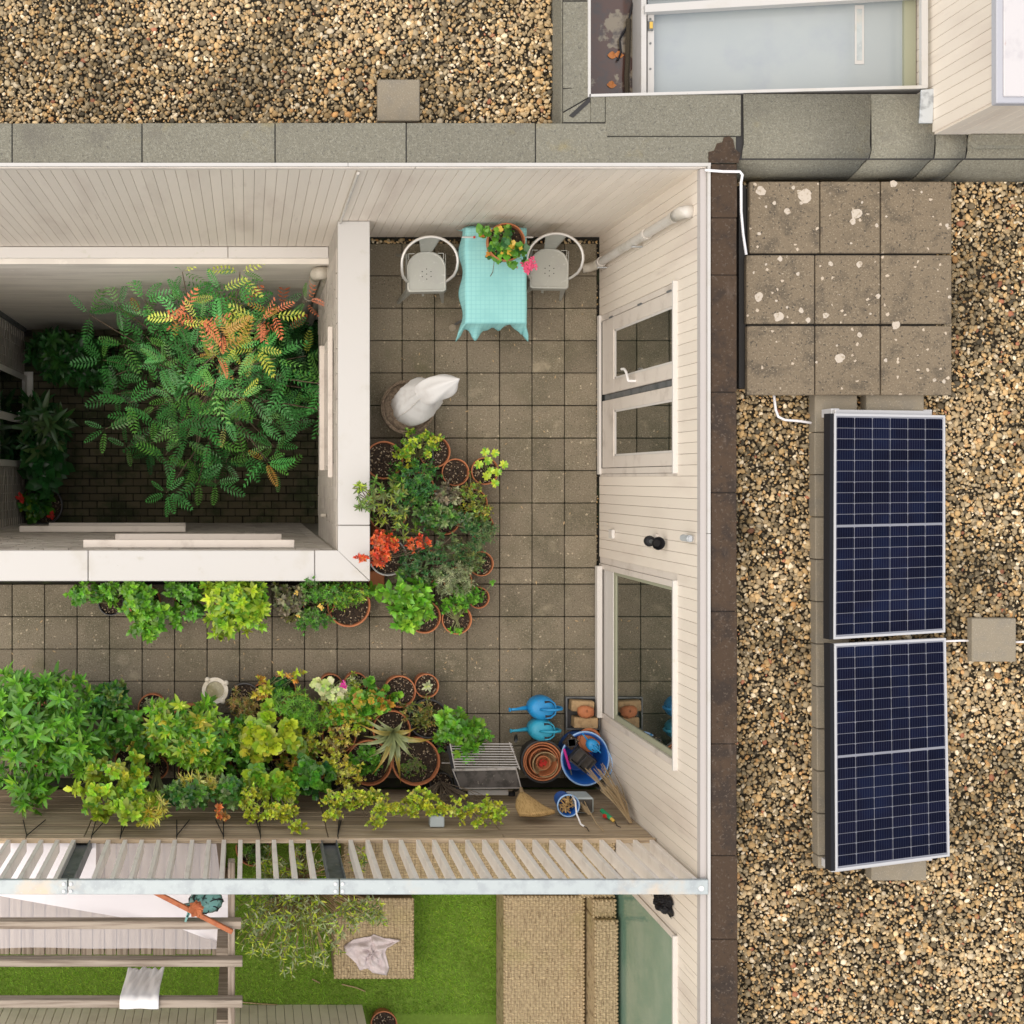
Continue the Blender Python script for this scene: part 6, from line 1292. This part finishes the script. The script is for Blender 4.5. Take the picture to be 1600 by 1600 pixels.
plant('potted_plant', 'mid green filler plant squeezed between the laurel and the variegated shrub', 'potted plant', [(232, 1170, .35, 24, 24, .3), (215, 1160, .4, 16, 16, .26)], {'mid': 2, 'fresh': 2, 'yellow': .2}, .058, .5, 'oval', 58, 5, 2, pot=(228, 1172, .26, 20, m_blackpot))
plant('potted_plant', 'lime tinged filler plant between the variegated shrub and the upper pale geranium', 'potted plant', [(378, 1140, .36, 22, 26, .3), (365, 1165, .36, 18, 20, .28)], {'fresh': 3, 'lime': 1, 'mid': 1.5}, .052, .42, 'oval', 74, 6, 2, pot=(375, 1150, .26, 20, m_blackpot))
plant('potted_plant', 'brown tinged leafy filler plant between the pale geraniums and the dry yellow plant', 'potted plant', [(478, 1170, .36, 24, 24, .26), (460, 1195, .4, 22, 18, .26)], {'tan': 1, 'autumn': .5, 'lime': 1.5, 'mid': 1}, .05, .45, 'oval', 72, 5, 2, pot=(476, 1180, .26, 20, m_terra))
plant('potted_plant', 'green and gold leafy filler plant left of the agave pot', 'potted plant', [(560, 1122, .34, 24, 16, .22), (520, 1115, .34, 24, 18, .24)], {'fresh': 2, 'lime': 1.5, 'yellow': .8}, .046, .5, 'oval', 78, 5, 2, pot=(540, 1120, .25, 20, m_terra))
# potted geranium on the table
gp = thing('potted_geranium', P(784, 386, ZT), 'terracotta pot of geranium with a pink bloom on the turquoise table', 'potted plant')
c = P(791, 378, .98); add_pot(gp, c.x, c.y, .98, S(30, .98), m_terra, z0=ZT + .004, h=.255)
r = np.random.default_rng(77)
lb = []
for (u, v, z, ru, rv, h) in ((780, 372, .99, 24, 20, .14), (800, 395, .96, 24, 14, .12), (812, 402, .95, 14, 12, .1), (788, 400, .92, 18, 10, .08), (772, 362, 1.0, 14, 12, .12)):
    p = P(u, v, z + h / 2); lb.append((p.x, p.y, z, S(ru, z), S(rv, z), h, ru * rv))
base, d, nn, ln, tips, own = whorls(r, lb, 34, 4, .058, 1, up=1.0); put_leaves(gp, r, 'lobed', 1, base, d, nn, ln, pick(r, {'mid': 3, 'deep': 1, 'fresh': 1, 'autumn': .25}, len(base)), 80)
stems(gp, r, (c.x, c.y, .95), tips, n=34, rad=.004)
flowers(gp, [P(u, v, 1.0 + dz) for u, v, dz in ((820, 416, .02), (827, 410, .03), (829, 418, .01), (823, 421, .0), (833, 412, .0), (826, 415, .04), (818, 411, .0), (824, 424, .0), (831, 405, .01), (836, 417, .0))], m_pink, .025)
flowers(gp, [P(808, 418, .9), P(812, 385, 1.02)], m_pink, .009)
MB().tube([P(775, 397, .93), P(772, 410, .82), P(770, 425, ZT + .02), P(766, 432, ZT + .01)], .003, 4).build('withered_shoot', m_bark, gp)
sdot = P(707, 512, .003); tag(MB().lathe([(.034, 0), (.034, .010), (.03, .012), (0, .012)], (sdot.x, sdot.y, .001), 18).build('round_stone', m_conc, None), 'flat round pale stone lying on the pavers left of the table', 'stone')

# the fleece wrapped plant
fp = thing('wrapped_plant', P(636, 636, 0), 'tall plant wrapped in white fleece standing in a woven basket', 'wrapped plant')
c = P(638, 636, .32); rB = S(42, .32)
MB().lathe([(rB * .80, 0), (rB * .97, .16), (rB, .30), (rB * 1.02, .32), (rB * .93, .325), (rB * .90, .28)], (c.x, c.y, 0), 30).build('basket', m_wickerb, fp, smooth=True)
b = MB()
for k in range(3): b.tube([((rB * (.96 - .02 * k)) * math.cos(a) + c.x, (rB * (.96 - .02 * k)) * math.sin(a) + c.y, .325 + .010 * math.sin(a * 9 + k * 2)) for a in np.linspace(0, 2 * math.pi, 60)[:-1]], .008, 5, True)
b.build('rim', m_wickerb, fp, smooth='all'); MB().lathe([(rB * .88, .27), (0, .28)], (c.x, c.y, 0), 20).build('soil', m_soil, fp)
rr = random.Random(8)
topc = P(700, 602, 1.72)
def bag(s, q):
    a = 2 * math.pi * s; ctr = Vector((c.x + .02, c.y, .26)).lerp(Vector((topc.x - .10, topc.y - .03, 1.45)), q)
    rad = .165 * (1 - .05 * q) + .02 * math.sin(math.pi * q) - .075 * max(0, q - .55) / .45
    return (ctr.x + (rad + .010 * math.sin(5 * a + q * 3) + .006 * math.sin(11 * a + q * 9) + .005 * math.sin(23 * a - q * 14) + .004 * math.sin(17 * a + q * 31)) * math.cos(a), ctr.y + (rad + .010 * math.sin(4 * a + 1)) * math.sin(a) * (1 - .25 * max(0, q - .5)), ctr.z)
MB().grid(bag, 40, 20).build('fleece', m_fleece, fp, smooth='all')
e0 = Vector((topc.x - .10, topc.y - .03, 1.45)); tipv = P(718, 592, 1.80)
def hood(s, q):
    a = 2 * math.pi * s; ctr = (e0 + Vector((0, 0, -.06))).lerp(tipv, q); rad = (.115 + .035 * math.sin(q * 3.1)) * (1 - q ** 1.6) + .004
    return (ctr.x + rad * math.cos(a) * (1 + .10 * math.sin(3 * a + q * 6)), ctr.y + rad * .85 * math.sin(a) * (1 + .12 * math.sin(4 * a + 2 + q * 5)), ctr.z + .02 * math.sin(6 * a) * (1 - q))
MB().grid(hood, 36, 14).build('folded_top', m_fleece, fp, smooth='all')
MB().tube([Vector(bag(.62, q)) + Vector((-.004, -.004, 0)) for q in np.linspace(.02, .98, 14)], .0035, 4).build('seam', m_pvc, fp)

# the tree in the courtyard
tr = thing('courtyard_tree', P(330, 600, ZC), 'feathery leaved tree turning orange and yellow at its top in the courtyard', 'tree')
r = np.random.default_rng(404); root = P(335, 600, ZC)
b = MB(); fork = P(338, 592, -3.4); b.tube([root, P(333, 603, -5), fork], [.06, .05, .04], 10); b.build('trunk', m_bark, tr, smooth='all')
tipl = []
for k in range(60):
    a = k * 2.39996; q = math.sqrt((k + .5) / 60) * r.uniform(.88, 1.1); u = 330 + 172 * q * math.cos(a); v = 598 + 158 * q * math.sin(a)
    if u < 170 and v > 640: u += 40
    if u > 480: u = 470 + r.uniform(0, 22)
    e = math.hypot((u - 355) / 170, (v - 545) / 170); tipl.append((u, v, -1.0 - 1.9 * e ** 1.3 + r.uniform(-.3, .3)))
tipl += [(285, 425, -.7), (375, 425, -.55), (290, 470, -.5), (345, 455, -.4), (345, 520, -.25), (310, 500, -.2), (280, 500, -.3), (405, 500, -.3), (425, 490, -.35), (300, 545, -.4), (370, 540, -.3), (335, 555, -.35), (400, 545, -.4), (430, 560, -.5), (250, 570, -.9), (375, 620, -.7), (335, 610, -.6), (350, 650, -.8), (140, 492, -2.2), (185, 480, -2.0), (225, 470, -1.6), (480, 470, -1.1), (415, 720, -2.0), (500, 640, -1.8), (165, 670, -2.8), (260, 770, -2.6), (310, 750, -2.4), (505, 600, -1.2)]
TT = np.array([[*P(*q)] for q in tipl]); nt_ = len(TT)
bt_ = MB()
for i, tp in enumerate(TT):
    md = np.array(fork) * .5 + tp * .5 + np.array([0, 0, -.25]) + r.normal(0, .08, 3); bt_.tube([fork, md, tp], [.020, .010, .005], 5)
bt_.build('branches', m_bark, tr)
B_, D_, N2, L_, C_ = [], [], [], [], []
for i, (u, v, z) in enumerate(tipl):
    k = r.integers(4, 9); bri = r.uniform(.6, 1.4); warm = math.exp(-(((u - 350) / 105) ** 2 + ((v - 505) / 85) ** 2)) * (1 if z > -1.3 else .25); redd = max(math.exp(-(((u - 412) / 34) ** 2 + ((v - 492) / 24) ** 2)), .5 * math.exp(-(((u - 290) / 26) ** 2 + ((v - 440) / 40) ** 2)))
    for j in range(k):
        a = j * 2.4 + r.uniform(-.6, .6); el = math.radians(r.uniform(-12, 42)); rd = np.array([math.cos(a), math.sin(a), 0]); up = np.array([0, 0, 1.0])
        B_.append(TT[i] + rd * .03 - up * .03 * j / k); D_.append(rd * math.cos(el) + up * math.sin(el)); n_ = up * math.cos(el) - rd * math.sin(el); n_ = n_ + np.cross(n_, D_[-1]) * r.normal(0, .35); n_ -= D_[-1] * n_.dot(D_[-1]); N2.append(n_ / np.linalg.norm(n_))
        L_.append(r.uniform(.15, .30) * (1 if z > -1.2 else 1.15)); x = r.random()
        if x < redd * .95: cc_ = np.array((.80, .24, .11))
        elif x < warm * .36: cc_ = np.array((.68, .40, .08))
        elif x < warm * .85: cc_ = np.array((.46, .52, .07))
        elif x < warm * 1.0 + .22: cc_ = np.array((.13, .36, .06))
        else: cc_ = np.array((.07, .31, .065))
        C_.append(cc_ * r.uniform(.75, 1.25) * bri)
B_, D_, N2, L_, C_ = map(np.array, (B_, D_, N2, L_, C_))
put_leaves(tr, r, 'pinnate', 1, B_, D_, N2, L_, C_, 290, nvar=40)
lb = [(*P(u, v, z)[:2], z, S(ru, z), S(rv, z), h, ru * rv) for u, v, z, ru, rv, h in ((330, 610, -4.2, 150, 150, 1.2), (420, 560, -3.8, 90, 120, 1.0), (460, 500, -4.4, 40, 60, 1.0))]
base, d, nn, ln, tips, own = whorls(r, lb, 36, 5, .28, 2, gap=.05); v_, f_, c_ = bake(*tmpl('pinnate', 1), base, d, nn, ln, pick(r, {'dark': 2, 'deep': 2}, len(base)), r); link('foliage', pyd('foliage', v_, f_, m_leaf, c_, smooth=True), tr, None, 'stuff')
GC = 'dark plants on the courtyard floor'
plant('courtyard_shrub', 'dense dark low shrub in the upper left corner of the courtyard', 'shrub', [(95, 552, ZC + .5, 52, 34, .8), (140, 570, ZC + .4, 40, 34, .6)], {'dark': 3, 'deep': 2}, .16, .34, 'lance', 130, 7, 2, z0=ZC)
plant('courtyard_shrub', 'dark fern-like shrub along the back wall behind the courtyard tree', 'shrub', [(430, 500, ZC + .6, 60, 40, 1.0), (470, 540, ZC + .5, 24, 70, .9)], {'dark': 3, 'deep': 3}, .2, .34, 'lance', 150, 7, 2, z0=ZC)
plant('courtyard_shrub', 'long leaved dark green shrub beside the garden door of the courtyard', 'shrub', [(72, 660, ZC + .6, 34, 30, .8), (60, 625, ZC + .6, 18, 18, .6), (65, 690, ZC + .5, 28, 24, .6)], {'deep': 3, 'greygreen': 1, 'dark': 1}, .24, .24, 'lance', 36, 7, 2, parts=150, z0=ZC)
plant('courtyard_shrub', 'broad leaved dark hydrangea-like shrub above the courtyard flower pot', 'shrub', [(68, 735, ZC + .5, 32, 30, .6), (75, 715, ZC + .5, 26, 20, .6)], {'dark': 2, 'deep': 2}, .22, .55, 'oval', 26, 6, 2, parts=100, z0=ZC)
t = plant('potted_plant', 'dark pot with green leaves and red flowers in the bottom left courtyard corner', 'potted plant', [(55, 790, ZC + .4, 24, 18, .3)], {'deep': 1, 'mid': 2, 'lime': .4}, .11, .7, 'round', 24, 5, 2, pot=(68, 790, ZC + .42, 30, m_blackpot), z0=ZC)
flowers(t, [P(33, 780, ZC + .8), P(80, 805, ZC + .7), P(31, 776, ZC + .8)], m_redp, .05)
flt = [(250, 640), (143, 668), (180, 735), (130, 700)]
# olive bush and pots in the neighbour's garden
r = np.random.default_rng(55)
ol = thing('olive_bush', P(478, 1345, 0), 'airy olive-like bush spreading twigs over the lawn under the rail', 'shrub')
root = P(470, 1335, 0); b = MB(); fork = P(470, 1370, .55); b.tube([root, P(472, 1345, .3), fork], [.05, .045, .035], 9); b.build('trunk', m_bark, ol, smooth='all')
lbp = [(450, 1425, .85, 60, 36, .45), (400, 1440, .9, 34, 38, .45), (520, 1430, .9, 55, 32, .45), (420, 1480, .95, 44, 28, .35), (480, 1480, .9, 50, 26, .35), (560, 1420, .9, 40, 24, .35), (590, 1430, .8, 20, 18, .3), (505, 1505, .95, 16, 14, .25), (450, 1515, .95, 18, 14, .25), (425, 1375, .5, 20, 20, .3), (450, 1350, .5, 50, 30, .4), (510, 1345, .5, 34, 26, .4), (560, 1345, .5, 24, 20, .4), (430, 1400, .8, 60, 20, .4)]
lb = [(*P(u, v, z + h / 2)[:2], z, S(ru, z), S(rv, z), h, ru * rv) for u, v, z, ru, rv, h in lbp]
base, d, nn, ln, tips, own = whorls(r, lb, 330, 5, .058, 2, gap=.05); put_leaves(ol, r, 'lance', .22, base, d, nn, ln, pick(r, {'olive': 1.5, 'greygreen': 2, 'lime': 2, 'silver': 1.2}, len(base)), 0)
stems(ol, r, tuple(fork), tips, n=300, rad=.0035, m=m_dry, name='twigs')
plant('potted_plant', 'big terracotta pot with low green plant on the lawn behind the battens', 'potted plant', [(396, 1328, .32, 22, 18, .15)], {'olive': 1, 'mid': 2, 'greygreen': 1}, .045, .3, 'lance', 50, 6, 2, pot=(396, 1326, .33, 28, m_terra))
c = P(600, 1601, .16); tz = thing('flower_pot', (c.x, c.y, 0), 'brown terracotta pot cut off by the bottom edge of the lawn', 'flower pot'); add_pot(tz, c.x, c.y, .16, S(21, .16), m_terra)

# litter on the pavers: dry bits and fallen leaves too small to count
r = np.random.default_rng(91); b = MB()
for k in range(170):
    u, v = (r.uniform(585, 930), r.uniform(440, 1200)) if k % 2 else (r.uniform(0, 930), r.uniform(960, 1090))
    q = P(u, v, .004); L = r.uniform(.006, .022); a = r.uniform(0, 6.3); M = Matrix.Translation(q) @ Matrix.Rotation(a, 4, 'Z')
    b.add([M @ Vector(x) for x in ((-L, 0, .001), (0, L * .35, .004), (L, 0, .002), (0, -L * .35, .003))], [(0, 3, 2, 1)])
o = b.build('leaf_litter', m_dry, None, kind='stuff'); tag(o, 'dry leaf bits scattered over the grey terrace pavers', 'leaf litter')

for pts, lab in (([(534, 1538), (556, 1543), (571, 1549)], 'pale bare stick lying on the lawn below the lowest pergola beam end'), ([(376, 1566), (400, 1568), (433, 1570)], 'long thin pale stick on the lawn beside the lowest pergola beam'), ([(488, 1530), (494, 1533), (500, 1536)], 'short pale twig on the lawn left of the wicker table')):
    o = MB().tube([P(u, v, .035) for u, v in pts], .006, 5).build('stick', m_dry, None, smooth='all'); tag(o, lab, 'stick', 'sticks on the lawn')
